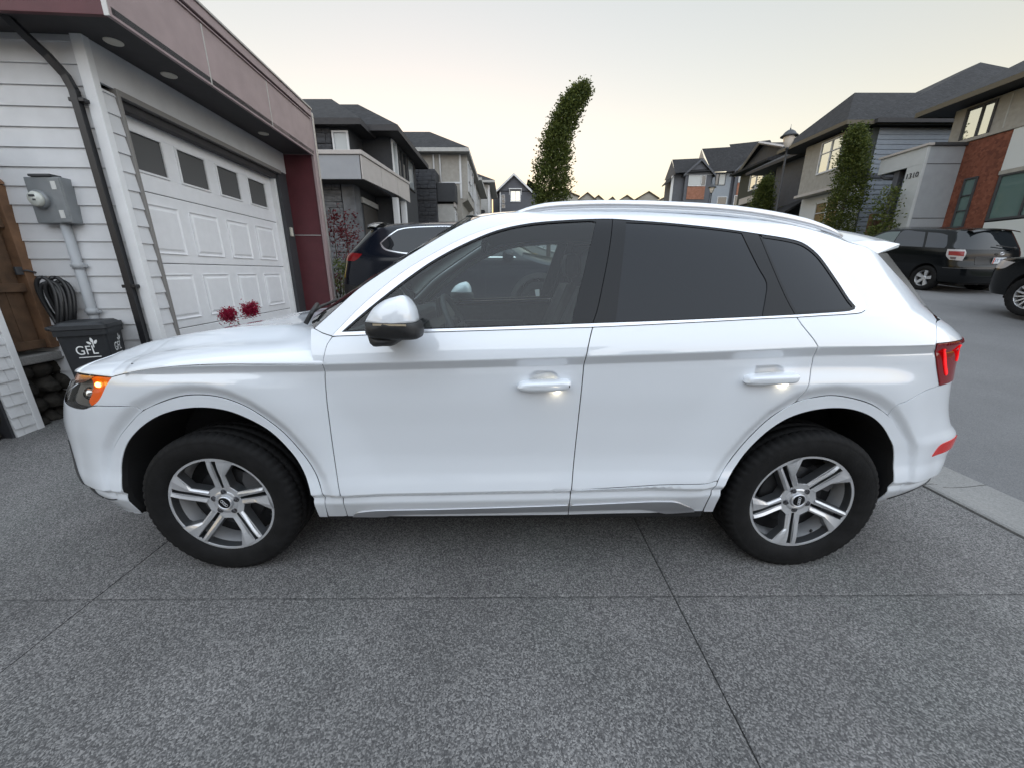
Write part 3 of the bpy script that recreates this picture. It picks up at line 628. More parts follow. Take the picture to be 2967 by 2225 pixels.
# end plates of the spoiler, filling between body side and wing
for sg in (-1,1):
    j = 0 if sg < 0 else 32
    a0 = sp[0][j]; a3 = sp[6][j]; a4 = sp[7][j]; b0 = und[j]
    c1 = phi(1.78,1.548); c2 = phi(1.8868,1.5206)
    mb = MB(); f_ = lambda p: (p[0], (p[1] if sg < 0 else -p[1]), p[2])
    mb.add([a0, sp[2][j], sp[4][j], a3, a4, b0, f_(c2), f_(c1)], [(0,1,7),(1,2,7),(2,6,7),(2,3,6),(3,4,6),(4,5,6)]); mb.build('spoiler_end', paint, tg_o)
# black blades beside the rear window, under the spoiler ends
for sg in (1,-1):
    vs = []; fs = []; pts = rv(C_['cg'])[:-2]; n = len(pts)
    for i,(s,z) in enumerate(pts):
        p,nn = skin(s,z,.002); t = i/(n-1); wd = .100*(1-t)**.8+.004; x,y = p[0],p[1]
        vs += [(x-.012,sg*y,z),(x+wd*.80,sg*(y+wd*.42),z+.004*(1-t)),(x+wd*.80-.01,sg*(y+wd*.42+.02),z+.004*(1-t)),(x,sg*(y+.03),z)]
    for i in range(n-1):
        for k in range(4): fs.append((i*4+k,i*4+(k+1)%4,(i+1)*4+(k+1)%4,(i+1)*4+k))
    fs += [(0,1,2,3),tuple(range((n-1)*4,n*4))]
    mb = MB(); mb.add(vs,fs,False); mb.build('spoiler_blade', blackg, tg_o)
# roof rails
for sg in (-1,1):
    pts = [(-.02,1.688),(.03,1.706),(.09,1.722),(.18,1.734),(.32,1.741),(.47,1.743),(.70,1.738),(.95,1.725),(1.13,1.706),(1.31,1.676),(1.42,1.650),(1.49,1.627),(1.53,1.608)]
    pp = cr(pts,.03); vs = []; fs = []
    for i,(x,z) in enumerate(pp):
        e = min(1, i/5, (len(pp)-1-i)/5); h = .010+.006*e; wd = .014+.005*e; y = sg*.612*(1-.010*max(0,x-.3)**2)
        for a in range(10):
            an = 2*math.pi*a/10; vs.append((x, y+wd*math.cos(an), z-.012+h*math.sin(an)*(1.25 if math.sin(an) > 0 else 1)))
    for i in range(len(pp)-1):
        for a in range(10): fs.append((i*10+a,i*10+(a+1)%10,(i+1)*10+(a+1)%10,(i+1)*10+a))
    fs += [tuple(range(9,-1,-1)), tuple(range((len(pp)-1)*10,len(pp)*10))]
    mb = MB(); mb.add(vs,fs,True); rr = mb.build('roof_rail', mat('rail_aluminium',(.78,.79,.82),.3,metal=.6), car)
    mb = MB()
    mb.tube([(x, sg*.618*(1-.010*max(0,x-.3)**2), z-.032) for x,z in pp[3:-3]], .010, 6); mb.build('rail_foot', paint, rr)
# underbody, wheel-house walls
mb = MB(); mb.bbox(-2.0,2.05,-.52,.52,.24,.40,.03); mb.bbox(-.93,.95,-.86,.86,.26,.42,.02); mb.build('underbody', dark, car)
for x0,x1 in ((-1.95,-.93),(.96,1.95)):
    for sg in (-1,1): mb = MB(); mb.box(x0,x1,sg*.52-.004,sg*.52+.004,.28,.95); mb.build('wheel_house', dark, car)
# -- mirrors and handles
def dome(outline, y0, y1, ymid, m, name, parent, sg=1, n=9, pw=.5, pw2=None, czo=None):
    """outline (x,z) swept over y with rounded ends"""
    cx = sum(p[0] for p in outline)/len(outline); cz = sum(p[1] for p in outline)/len(outline) if czo is None else czo; rows = []
    for k in range(n):
        t = -1+2*k/(n-1); f = max(.02,(1-abs(t)**3))**(pw if t > 0 else (pw2 or pw)); y = ymid+(y1-ymid)*t if t > 0 else ymid+(y0-ymid)*(-t)
        rows.append([(cx+(x-cx)*f, sg*y, cz+(z-cz)*f) for x,z in outline])
    m_ = len(outline); vs = [p for r in rows for p in r]; fs = [(i*m_+j,i*m_+(j+1)%m_,(i+1)*m_+(j+1)%m_,(i+1)*m_+j) for i in range(n-1) for j in range(m_)]
    fs += [tuple(range(m_)), tuple(range((n-1)*m_, n*m_))]
    mb = MB(); mb.add(vs,fs,True); return mb.build(name, m, parent)
cap_o = cr([(-.545,1.268),(-.536,1.280),(-.509,1.316),(-.485,1.333),(-.464,1.344),(-.432,1.354),(-.402,1.358),(-.381,1.342),(-.363,1.309),(-.356,1.265)],.01)+cr([(-.356,1.265),(-.419,1.263),(-.506,1.267),(-.545,1.268)],.02)[1:-1]
for sg,pr in ((1,fd_o),(-1,fd_far)):
    mc = dome(cap_o, -.955, -1.13, -1.05, paint, 'mirror', pr, sg, n=15, pw=.42, czo=1.266)
    lo = cr([(-.547,1.266),(-.352,1.262),(-.343,1.25),(-.346,1.206),(-.36,1.199),(-.407,1.196),(-.47,1.197),(-.53,1.205),(-.549,1.222)],.012)
    dome(lo, -.955, -1.128, -1.05, blackp, 'mirror_base', mc, sg, n=11, pw=.35, czo=1.266)
    ft = cr([(-.549,1.215),(-.43,1.200),(-.451,1.174),(-.489,1.171),(-.53,1.170),(-.543,1.183)],.012)
    dome(ft, -.885, -1.10, -1.03, blackp, 'mirror_foot', mc, sg, n=9, pw=.4, pw2=.05)
    mb = MB(); mb.bbox(-.395,-.385,sg*-.985,sg*-1.095,1.215,1.325,.004); mb.build('mirror_glass', mat('mirror_silver',(.7,.75,.78),.03,metal=1.), mc)
    mb = MB(); mb.add([(-.50,sg*-1.126,1.258),(-.38,sg*-1.130,1.256),(-.38,sg*-1.131,1.263),(-.50,sg*-1.127,1.265)],[(0,1,2,3)]); mb.build('indicator_strip', mat('amber_clear',(.5,.42,.3),.2), mc)
hl_f = [(.0184,.9711),(.0274,.9879),(.0514,.9941),(.0755,.996),(.1857,.9999),(.2157,1.0019),(.246,.9976),(.2495,.9871),(.2413,.9682),(.2094,.9567),(.1286,.9538),(.0477,.9551),(.0275,.9605)]
hl_r = [(.9903,.9897),(.9964,1.0103),(1.0074,1.0165),(1.0427,1.0197),(1.1562,1.0275),(1.1875,1.0292),(1.2096,1.0267),(1.212,1.0156),(1.2038,.9934),(1.1632,.9851),(1.0947,.9815),(1.0164,.9786),(.9961,.9825)]
lampw = mat('handle_lamp', (1,.95,.8), .4, emit=(1,.86,.62), estr=22.)
for ol,pr,prf in ((hl_f,fd_o,fd_far),(hl_r,rd_o,rd_far)):
    cx = sum(p[0] for p in ol)/len(ol); cz = sum(p[1] for p in ol)/len(ol); ring = cr(ol+[ol[0]],.01)[:-1]
    for sg,pa in ((1,pr),(-1,prf)):
        rows = []
        for off,f in ((-.012,1.02),(.006,1.0),(.022,.985),(.034,.90),(.040,.72),(.042,.4),(.042,.02)):
            row = []
            for x,z in ring:
                xx = cx+(x-cx)*(1-(1-f)*.45); zz_ = cz+(z-cz)*f; p,n = skin(xx,zz_,0); b = skin(xx,cz,0)[0]
                row.append((p[0], sg*(b[1]-off), zz_))
            rows.append(row+[row[0]])
        hd = grid_obj('door_handle', rows, paint, pa)
        lx = .1892 if cx < .5 else 1.1563; lz = .9568 if cx < .5 else .9855; p,n = skin(lx,lz,0)
        if sg == 1:
            mb = MB(); mb.bbox(lx-.011,lx+.011,p[1]-.022,p[1]-.008,lz-.0045,lz-.0005,.001); mb.build('handle_light', lampw, hd)
# key slot on the driver's handle
mb = MB(); mb.tube([(.236,-.9695,.987),(.2365,-.9705,.980)],.0022,6); mb.build('key_slot', dark, fd_o)
# -- headlamps and front face
lens = glassmat('headlamp_lens', (.93,.93,.93))
amber = mat('amber_reflector', (.70,.07,.004), .25, emit=(1,.16,.004), estr=.45)
amberl = mat('amber_bulb', (1,.6,.1), .3, emit=(1,.55,.12), estr=9.)
hpl = loop(C_['hl'], rv(C_['ht']), cr([(-2.95,.985),(-2.95,.94)]))
hb = panel('headlamp', hpl, mat('headlamp_housing',(.42,.40,.37),.3,metal=.2), car, off=-.035, gap=.003, rim=0)
panel('headlamp_lens', hpl, lens, hb[0], far_parent=hb[1], off=.0, gap=.002, rim=.03)
panel('side_marker', loop(cr([(-1.815,1.004),(-1.865,.957),(-1.91,.917),(-1.98,.882),(-2.05,.868),(-2.075,.885),(-2.03,.93),(-2.02,.97),(-2.07,1.004)]), cr([(-2.07,1.004),(-1.815,1.004)])), amber, hb[0], far_parent=hb[1], off=-.016, gap=0, rim=.015, rim_mat=amber)
panel('side_marker_trim', loop(cr([(-2.0,1.005),(-2.08,.985),(-2.2,.965),(-2.4,.975),(-2.45,1.003)]), cr([(-2.45,1.003),(-2.0,1.005)])), mat('copper_tint',(.75,.42,.30),.2,metal=.8), hb[0], far_parent=hb[1], off=-.010, gap=0, rim=.01)
for sg,pa in ((1,hb[0]),(-1,hb[1])):
    p,n = skin(-1.955,.968,-.012); mb = MB(); mb.lathe([(0,-.004),(.010,-.004),(.012,0),(.010,.004),(0,.004)],16,(p[0],sg*p[1],p[2]),1); mb.build('marker_bulb', amberl, pa)
    for ss,zz_ in ((-2.13,.915),):
        p,n = skin(ss,zz_,-.046); mb = MB(); mb.lathe([(0.,-.03),(.022,-.024),(.034,-.008),(.036,.004),(.040,.006),(.043,.004),(.044,.03)],24,(p[0],sg*p[1],p[2]),1); mb.build('projector', mat('projector_chrome',(.75,.73,.68),.12,metal=1.), pa)
# black intakes at the bumper corners and the grille
panel('side_intake', loop(cr([(-2.56,.655),(-2.53,.60),(-2.48,.54),(-2.42,.48),(-2.34,.42),(-2.26,.378)]), cr([(-2.26,.378),(-2.5,.365),(-2.9,.37),(-3.05,.42),(-3.08,.52),(-3.0,.60)]), cr([(-3.0,.60),(-2.56,.655)])), blackp, bf_o, off=.004, gap=0, rim=.008, rim_mat=blackp)
panel('lower_lip', loop(cr([(-2.05,.395),(-2.35,.372),(-2.9,.362),(sc_f,.362)],.03), cr([(sc_f,.362),(sc_f,.352)]), cr([(sc_f,.352),(-2.9,.352),(-2.35,.362),(-2.05,.388)],.03)), dark, bf_o, off=.0015, gap=0, rim=0)
def front_x(y, z):
    lo, hi = sc_f, -1.42
    for _ in range(30):
        m_ = (lo+hi)/2
        if -phi(m_,z)[1] < abs(y): lo = m_
        else: hi = m_
    return phi(lo,z)[0]
gr = MB(); hexa = [(.40,.96),(.50,.80),(.36,.50)]
def gw(z): return interp(z,[.48,.78,.97],[.36,.50,.40])
gz = np.linspace(.49,.965,14); rows_g = [[(front_x(gw(z)*t,z)-.004, gw(z)*t, z) for t in np.linspace(-1,1,25)] for z in gz]
go = grid_obj('grille', rows_g, blackp, car)
for z in np.linspace(.53,.93,8):
    mb = MB(); mb.tube([(front_x(gw(z)*.96*t,z)-.012, gw(z)*.96*t, z) for t in np.linspace(-1,1,17)], .012, 6); mb.build('grille_slat', silver, go)
mb = MB(); mb.tube([(front_x(gw(z)*sg,z)-.010, gw(z)*sg, z) for sg,zs_ in ((1,np.linspace(.49,.965,10)),(-1,np.linspace(.965,.49,10))) for z in zs_]+[(front_x(gw(.49),.49)-.010,gw(.49),.49)], .014, 8); mb.build('grille_frame', chrome, go)
for k in range(4):
    mb = MB(); y = (k-1.5)*.068
    mb.tube([(front_x(0,.84)-.030, y+.045*math.cos(a), .84+.045*math.sin(a)) for a in np.linspace(0,2*math.pi,33)], .006, 8); mb.build('emblem_ring', chrome, go)
# wipers
for y0,y1 in ((-.62,-.05),(.02,.60)):
    a = ws[0][16+int(y0/.86*16)]; pts = []
    for t in np.linspace(0,1,9):
        y = y0+(y1-y0)*t; u = (y/.83+1)/2*32; i0 = max(0,min(31,int(u))); r0 = ws[int(1+3*t)]; q = Vector(r0[i0]).lerp(Vector(r0[i0+1]),u-i0); pts.append((q.x-.02,q.y,q.z+.018))
    mb = MB(); mb.tube(pts,.008,6); mb.tube([(pts[0][0]-.05,pts[0][1]+.03,pts[0][2]-.05),(pts[0][0]-.02,pts[0][1]+.05,pts[0][2]+.005),(pts[3][0]-.015,pts[3][1],pts[3][2]+.012)],.011,6); mb.build('wiper', blackp, car)
# ------------------------------------------------------------------ wheels
tyre_m = mat('tyre_rubber', (.0085,.0085,.009), .8, spec=.25, noise=.35, nscale=18, bump=.15, bscale=90)
alloy = mat('alloy_silver', (.66,.67,.69), .30, metal=.55, coat=.4)
alloy_d = mat('alloy_grey', (.22,.23,.245), .35, metal=.85)
disc_m = mat('brake_disc', (.05,.05,.052), .45, metal=.7)
def tyre_mesh(R_, rim_r, width, n=240, blocks=60):
    """lathe with tread grooves; outer face towards -y at y=-width/2"""
    h = width/2; prof = [(rim_r-.004,-h*.80),(rim_r+.004,-h*.90),(rim_r+.020,-h*.985),(rim_r+.045,-h*1.03),((rim_r+R_)/2+.005,-h*1.045),(R_-.040,-h*1.02),(R_-.036,-h*1.012),(R_-.030,-h*1.02),(R_-.022,-h*.985),(R_-.010,-h*.92),(R_-.003,-h*.80),(R_,-h*.62),(R_,-h*.52),(R_-.008,-h*.50),(R_-.008,-h*.43),(R_,-h*.41),(R_,-h*.06),(R_-.008,-h*.05),(R_-.008,h*.05)]
    prof = prof+[(r,-t) for r,t in prof[:-2]][::-1]
    vs = []; fs = []; m_ = len(prof); per = n//blocks
    for j in range(n):
        a = 2*math.pi*j/n; g = (j%per) == 0
        for r,t in prof:
            at = abs(t)/h
            if g and .40 < at < 1.0 and r > R_-.031: r -= .007 if r > R_-.012 else .004
            vs.append((r*math.cos(a), t, r*math.sin(a)))
    for j in range(n):
        for i in range(m_-1): fs.append((j*m_+i,j*m_+i+1,((j+1)%n)*m_+i+1,((j+1)%n)*m_+i))
    return vs, fs
def bar_mesh(mb, path, w0, w1, y0, dep):
    """spoke along path [(r-space x,z)], width w, chamfered top ridge at depth y (negative = outwards)"""
    n = len(path); vs = []; fs = []
    for i,(x,z,yy) in enumerate(path):
        a = Vector(path[max(0,i-1)][:2]); b = Vector(path[min(n-1,i+1)][:2]); t = (b-a).normalized(); nn = Vector((-t.y,t.x)); w_ = w0+(w1-w0)*i/(n-1)
        for k,(o,d) in enumerate(((-.5,dep),(-.5,.010),(-.30,0.),(.12,-.003),(.5,.012),(.5,dep))): vs.append((x+nn.x*o*w_, yy+d, z+nn.y*o*w_))
    m_ = 6
    for i in range(n-1):
        for k in range(m_): fs.append((i*m_+k,i*m_+(k+1)%m_,(i+1)*m_+(k+1)%m_,(i+1)*m_+k))
    fs += [tuple(range(m_-1,-1,-1)), tuple(range((n-1)*m_,n*m_))]
    mb.add(vs,fs,False)
def make_wheel(parent, x, y, z, ang, R_=.371, rr=.262):
    w_ = empty('wheel'); w_.parent = parent; w_.location = (x,y,z)
    w_.rotation_euler = (0, 0, 0)
    v,f = tyre_mesh(R_, rr-.012, .225); ty = mesh_obj('tyre', v, f, tyre_m, w_, True)
    mb = MB(); mb.lathe([(rr-.030,.10),(rr-.034,.02),(rr-.030,-.03),(rr-.020,-.060),(rr-.014,-.083),(rr-.011,-.094),(rr-.002,-.103),(rr+.004,-.100),(rr+.004,-.086)],96); rim = mb.build('rim', alloy, w_)
    # face: a disc with five large windows and five narrow slots, so that five pairs of spokes remain
    def face(s,z):
        r_ = math.hypot(s,z); return (s, -.066-.030*sstep(.05,.225,r_)+.010*sstep(.225,.262,r_)*0, z)
    PH[0] = face; holes = []; ro = rr-.022
    for k in range(5):
        a0 = R(ang+72*k); a2 = a0-R(72)
        def Q(a,r_,off): return (math.cos(a)*r_+math.sin(a)*off, math.sin(a)*r_-math.cos(a)*off)     # off: clockwise positive
        p1 = Q(a0,.084,.034); p2 = Q(a0,.156,.035); p3 = Q(a0,.222,.086); q1 = Q(a2,.232,-.034); q2 = Q(a2,.084,-.034)
        b0 = math.atan2(p3[1],p3[0]); b1 = math.atan2(q1[1],q1[0])
        if b1 > b0: b1 -= 2*math.pi
        arc_ = [(ro*math.cos(t),ro*math.sin(t)) for t in np.linspace(b0,b1,12)]
        holes.append(loop([p1,p2,p3]+arc_+[q2]))
        holes.append(loop([Q(a0,.076,-.0075),Q(a0,.076,.0075),Q(a0,ro-.004,.0115),Q(a0,ro-.004,-.0115)]))
    rim_pl = [((rr-.004)*math.cos(t),(rr-.004)*math.sin(t)) for t in np.linspace(0,2*math.pi,73)[:-1]]
    panel('spokes', rim_pl, alloy, rim, both=False, holes=holes, gap=0, rim=.045, rim_mat=alloy_d, dx=.012, dz=.012)
    # raised ridge along every straight spoke catches the light
    for k in range(5):
        a0 = R(ang+72*k); mb = MB(); n_ = 9; vs = []; fs = []
        for i in range(n_):
            r_ = .082+(ro-.006-.082)*i/(n_-1); yy = -.066-.030*sstep(.05,.225,r_)
            for off,up_ in ((-.033,0.),(-.025,-.007),(-.0125,0.)):
                x_ = math.cos(a0)*r_+math.sin(a0)*off; z_ = math.sin(a0)*r_-math.cos(a0)*off; vs.append((x_,yy+up_-.0006,z_))
        for i in range(n_-1):
            for j in (0,1): fs.append((i*3+j,i*3+j+1,(i+1)*3+j+1,(i+1)*3+j))
        for i in range(n_):
            r_ = .082+(ro-.006-.082)*i/(n_-1); yy = -.066-.030*sstep(.05,.225,r_)
            kx = .034+max(0,r_-.156)*.76
            for off,up_ in ((.0125,0.),(min(kx-.008,.026+max(0,r_-.156)*.42),-.0065),(kx-.001,0.)):
                x_ = math.cos(a0)*r_+math.sin(a0)*off; z_ = math.sin(a0)*r_-math.cos(a0)*off; vs.append((x_,yy+up_-.0006,z_))
        b_ = n_*3
        for i in range(n_-1):
            for j in (0,1): fs.append((b_+i*3+j,b_+i*3+j+1,b_+(i+1)*3+j+1,b_+(i+1)*3+j))
        mb.add(vs,fs,False); mb.build('spoke_ridge', alloy, rim)
    PH[0] = phi
    mb = MB(); mb.lathe([(0,-.03),(.066,-.03),(.066,-.055),(.060,-.068),(.036,-.074),(.036,-.070),(.0,-.070)],40); mb.build('hub', alloy, rim)
    mb = MB(); mb.lathe([(.0355,-.071),(.0355,-.079),(.032,-.0815),(.029,-.079),(.029,-.071)],32); mb.build('cap_ring', chrome, rim)
    mb = MB(); mb.lathe([(.0,-.0795),(.026,-.079),(.0295,-.077),(.0295,-.070)],32); cp = mb.build('centre_cap', blackg, rim)
    mb = MB()
    for k in range(4): mb.tube([((k-1.5)*.0092*math.cos(R(ang+40))+.0065*math.cos(a), -.0805, (k-1.5)*.0092*math.sin(R(ang+40))+.0065*math.sin(a)) for a in np.linspace(0,2*math.pi,17)], .0011, 5)
    mb.build('cap_rings', chrome, cp)
    for k in range(5):
        a1 = R(ang+72*k); mb = MB(); mb.lathe([(0,-.078),(.0075,-.078),(.0095,-.074),(.0098,-.055)],6,(.056*math.cos(a1),0,.056*math.sin(a1)),1,False); mb.lathe([(.0145,-.055),(.0145,-.0705),(.0115,-.071),(.011,-.06)],14,(.056*math.cos(a1),0,.056*math.sin(a1)),1); mb.build('wheel_bolt', mat('bolt_steel',(.10,.10,.11),.4,metal=.8), rim)
    mb = MB(); mb.lathe([(.05,-.010),(.07,-.018),(.155,-.018),(.158,-.014),(.158,.004),(.05,.004)],64); mb.build('brake_disc', disc_m, w_)
    mb = MB(); mb.prism([(.10,.05),(.165,.03),(.195,.09),(.165,.15),(.10,.15),(.085,.10)],1,-.045,.03); mb.build('brake_caliper', mat('caliper_grey',(.10,.10,.105),.5,metal=.5), w_)
    mb = MB(); mb.lathe([(0,.012),(rr-.032,.012),(rr-.032,.02),(0,.02)],32); mb.build('wheel_back', dark, w_)
    a1 = R(ang+36+72*3); mb = MB(); mb.tube([((rr-.045)*math.cos(a1),-.062,(rr-.045)*math.sin(a1)),((rr-.028)*math.cos(a1),-.05,(rr-.028)*math.sin(a1))],.006,8); mb.build('valve', blackp, w_)
    return w_
make_wheel(car, -WHX, -.785, .362, 88); make_wheel(car, WHX, -.785, .362, 50)
for x,a in ((-WHX,10),(WHX,31)):
    q = make_wheel(car, x, .785, .362, a); q.rotation_euler = (0,0,math.pi)
# ------------------------------------------------------------------ cabin
seat_m = mat('seat_leather', (.03,.03,.033), .45, noise=.2, nscale=30, bump=.1, bscale=120)
trim_m = mat('cabin_trim', (.05,.052,.055), .6, noise=.15, nscale=40)
trim_l = mat('cabin_trim_satin', (.35,.36,.37), .35, metal=.7)
cab = empty('cabin'); cab.parent = car
mb = MB(); mb.bbox(-.9,1.9,-.80,.80,.42,.50,.02); mb.build('cabin_floor', trim_m, cab)
def seat(x, y, rec=.22, w_=.26):
    mb = MB(); mb.bbox(x-.28,x+.25,y-w_,y+w_,.60,.80,.06)
    b = MB(); n = 10; vs = []; fs = []
    for k in range(n):
        t = k/(n-1); zz_ = .76+.60*t; xx = x+.20+rec*t; th = .075*(1-.35*t); ww = w_*(1-.18*t**2)
        ring = [(xx-th,y-ww*.7,zz_),(xx-th*1.25,y-ww*.95,zz_),(xx,y-ww,zz_),(xx+th,y-ww*.8,zz_),(xx+th,y+ww*.8,zz_),(xx,y+ww,zz_),(xx-th*1.25,y+ww*.95,zz_),(xx-th,y+ww*.7,zz_)]; vs += ring
    for k in range(n-1):
        for j in range(8): fs.append((k*8+j,k*8+(j+1)%8,(k+1)*8+(j+1)%8,(k+1)*8+j))
    fs += [tuple(range(7,-1,-1)), tuple(range((n-1)*8,n*8))]
    mb.add(vs,fs,True); mb.bbox(x+.36,x+.46,y-.14,y+.14,1.40,1.57,.045); mb.tube([(x+.415,y-.06,1.34),(x+.41,y-.06,1.42)],.008,6); mb.tube([(x+.415,y+.06,1.34),(x+.41,y+.06,1.42)],.008,6)
    return mb.build('seat', seat_m, cab)
seat(.02,-.40); seat(.02,.40); seat(.92,-.42,.2,.30); seat(.92,.42,.2,.30)
mb = MB(); vs = []
mb.prism([(-.86,1.15),(-.66,1.205),(-.50,1.20),(-.44,1.12),(-.46,1.02),(-.60,.95),(-.72,.70),(-.86,.70)],1,-.70,.70); dsh = mb.build('dashboard', trim_m, cab)
mb = MB(); mb.bbox(-.50,-.445,-.62,-.22,1.18,1.25,.02); mb.bbox(-.47,-.445,-.10,.16,1.17,1.29,.008); mb.build('instrument_hood', blackp, dsh)
mb = MB(); mb.bbox(-.455,-.445,-.68,.68,1.105,1.125,.003); mb.build('dash_trim', trim_l, dsh)
mb = MB(); mb.bbox(-.35,.55,-.11,.11,.5,.86,.03); mb.build('centre_console', trim_m, cab)
# steering wheel (driver sits on the near, left side)
stw = MB(); cx,cy,cz = -.29,-.40,1.145; tl_ = R(66); ring = []
for a in np.linspace(0,2*math.pi,41): ring.append((cx-.185*math.sin(a)*math.cos(tl_), cy+.185*math.cos(a), cz+.185*math.sin(a)*math.sin(tl_)))
stw.tube(ring,.016,10)
for a in (0,math.pi,-math.pi/2): stw.tube([(cx-.04,cy,cz-.015),(cx-.175*math.sin(a)*math.cos(tl_),cy+.175*math.cos(a),cz+.175*math.sin(a)*math.sin(tl_))],.016,6)
stw.bbox(cx-.065,cx-.015,cy-.08,cy+.08,cz-.08,cz+.06,.025); stw.tube([(cx-.05,cy,cz-.02),(cx-.22,cy,cz-.09)],.03,8); stw.build('steering_wheel', trim_m, cab)
for sg in (-1,1):
    rows_ = []
    for x in np.linspace(-.72,1.15,24):
        rows_.append([(x, sg*(halfw(x,max(.5,z))-d_), z+ (belt(x)-1.225 if z>1.1 else 0)) for z,d_ in ((.5,.09),(.72,.10),(.80,.17),(.86,.17),(.88,.11),(1.08,.10),(1.17,.085),(1.19,.05),(1.195,.02))])
    dp = grid_obj('door_card', rows_, trim_m, cab)
    mb = MB(); mb.bbox(-.45,.10,sg*.775,sg*.79,1.03,1.045,.003); mb.build('door_card_trim', trim_l, dp)
hdl = [[(x,y*.97,z-.045) for x,y,z in r_] for r_ in rf]; grid_obj('headliner', hdl, mat('headliner_grey',(.30,.30,.29),.9), cab)
for sg in (-1,1):
    mb = MB(); mb.tube([(p[0]+.02, sg*(p[1]+.035) if sg > 0 else -(p[1]+.035), p[2]-.02) for p in [phi(s,z) for s,z in C_['ap'][2:]]],.026,6); mb.build('pillar_trim', mat('headliner_grey'), cab)
mb = MB(); mb.bbox(-.18,-.15,-.12,.12,1.55,1.62,.012); mb.tube([(-.165,0,1.60),(-.13,0,1.69)],.010,6); mb.build('rear_view_mirror', blackg, cab)
# ------------------------------------------------------------------ houses
rnd = random.Random(7)
sid = mat('white_siding', (.62,.625,.635), .6, noise=.05, nscale=6, bump=.06, bscale=120)
sid2 = mat('white_trim_board', (.74,.745,.75), .55, noise=.04, nscale=8)
door_w = mat('garage_door_white', (.78,.785,.80), .45, noise=.03, nscale=10)
fasc = mat('fascia_taupe', (.31,.235,.235), .45, noise=.10, nscale=5, rvar=.08)
maroon = mat('maroon_panel', (.095,.022,.028), .5, noise=.12, nscale=7)
flash = mat('metal_flashing', (.42,.41,.40), .35, metal=.6)
dgrey = mat('dark_grey_trim', (.045,.047,.052), .55, noise=.1, nscale=10)
soff = mat('dark_soffit', (.040,.038,.040), .7, noise=.1, nscale=10)
hglass = mat('house_glass', (.02,.024,.026), .03, spec=1.0, coat=.5)
sglass = mat('sky_glass', (.62,.64,.60), .03, metal=.9)
def joinroot(o, nm, mbx, m): return mbx.build(nm, m, o)
G_ = empty('garage_house', (-3.5,1.3,0), math.atan2(.067,.998), 'white sided garage house with taupe fascia and maroon fin wall', 'house')
# local axes: x towards the street, y along the street (away), z up ; wall corner at 0,0
mb = MB(); mb.box(-9,-.13,.02,3.22,0,3.35); mb.build('house_core', mat('sheathing',(.10,.10,.10),.9), G_)
def lap(parent, nm, a, b, z0, z1, ex, plane, axis, m, thick=.012):
    """lap boards on a wall: axis 0 = boards run along x on a wall facing -y (at y=plane); axis 1 = run along y on a wall facing +x"""
    z = z0; k = 0
    while z < z1-.01:
        zt = min(z+ex, z1); t0, t1 = .022, .008
        if axis == 0: vs = [(a,plane-t0,z),(b,plane-t0,z),(b,plane-t1,zt),(a,plane-t1,zt),(a,plane+.002,z),(b,plane+.002,z)]
        elif axis == 1: vs = [(plane+t0,a,z),(plane+t0,b,z),(plane+t1,b,zt),(plane+t1,a,zt),(plane-.002,a,z),(plane-.002,b,z)]
        else: vs = [(plane-t0,b,z),(plane-t0,a,z),(plane-t1,a,zt),(plane-t1,b,zt),(plane+.002,b,z),(plane+.002,a,z)]
        mesh_obj(nm, vs, [(0,1,2,3),(4,5,1,0)], m, parent); z = zt; k += 1
Z0 = 2.936-.1525*20
lap(G_, 'siding_board', -8, -.062, -.115, 3.30, .1525, 0., 0, sid)
lap(G_, 'siding_board', .032, .165, .18, 2.95, .1525, 0., 1, sid)
mb = MB(); mb.bbox(-.065,.027,-.035,.030,-.1,3.30,.004); mb.build('corner_board', sid2, G_)
mb = MB(); mb.bbox(-.02,.018,.032,3.2,2.99,3.30,.004); mb.build('lintel_board', sid, G_)
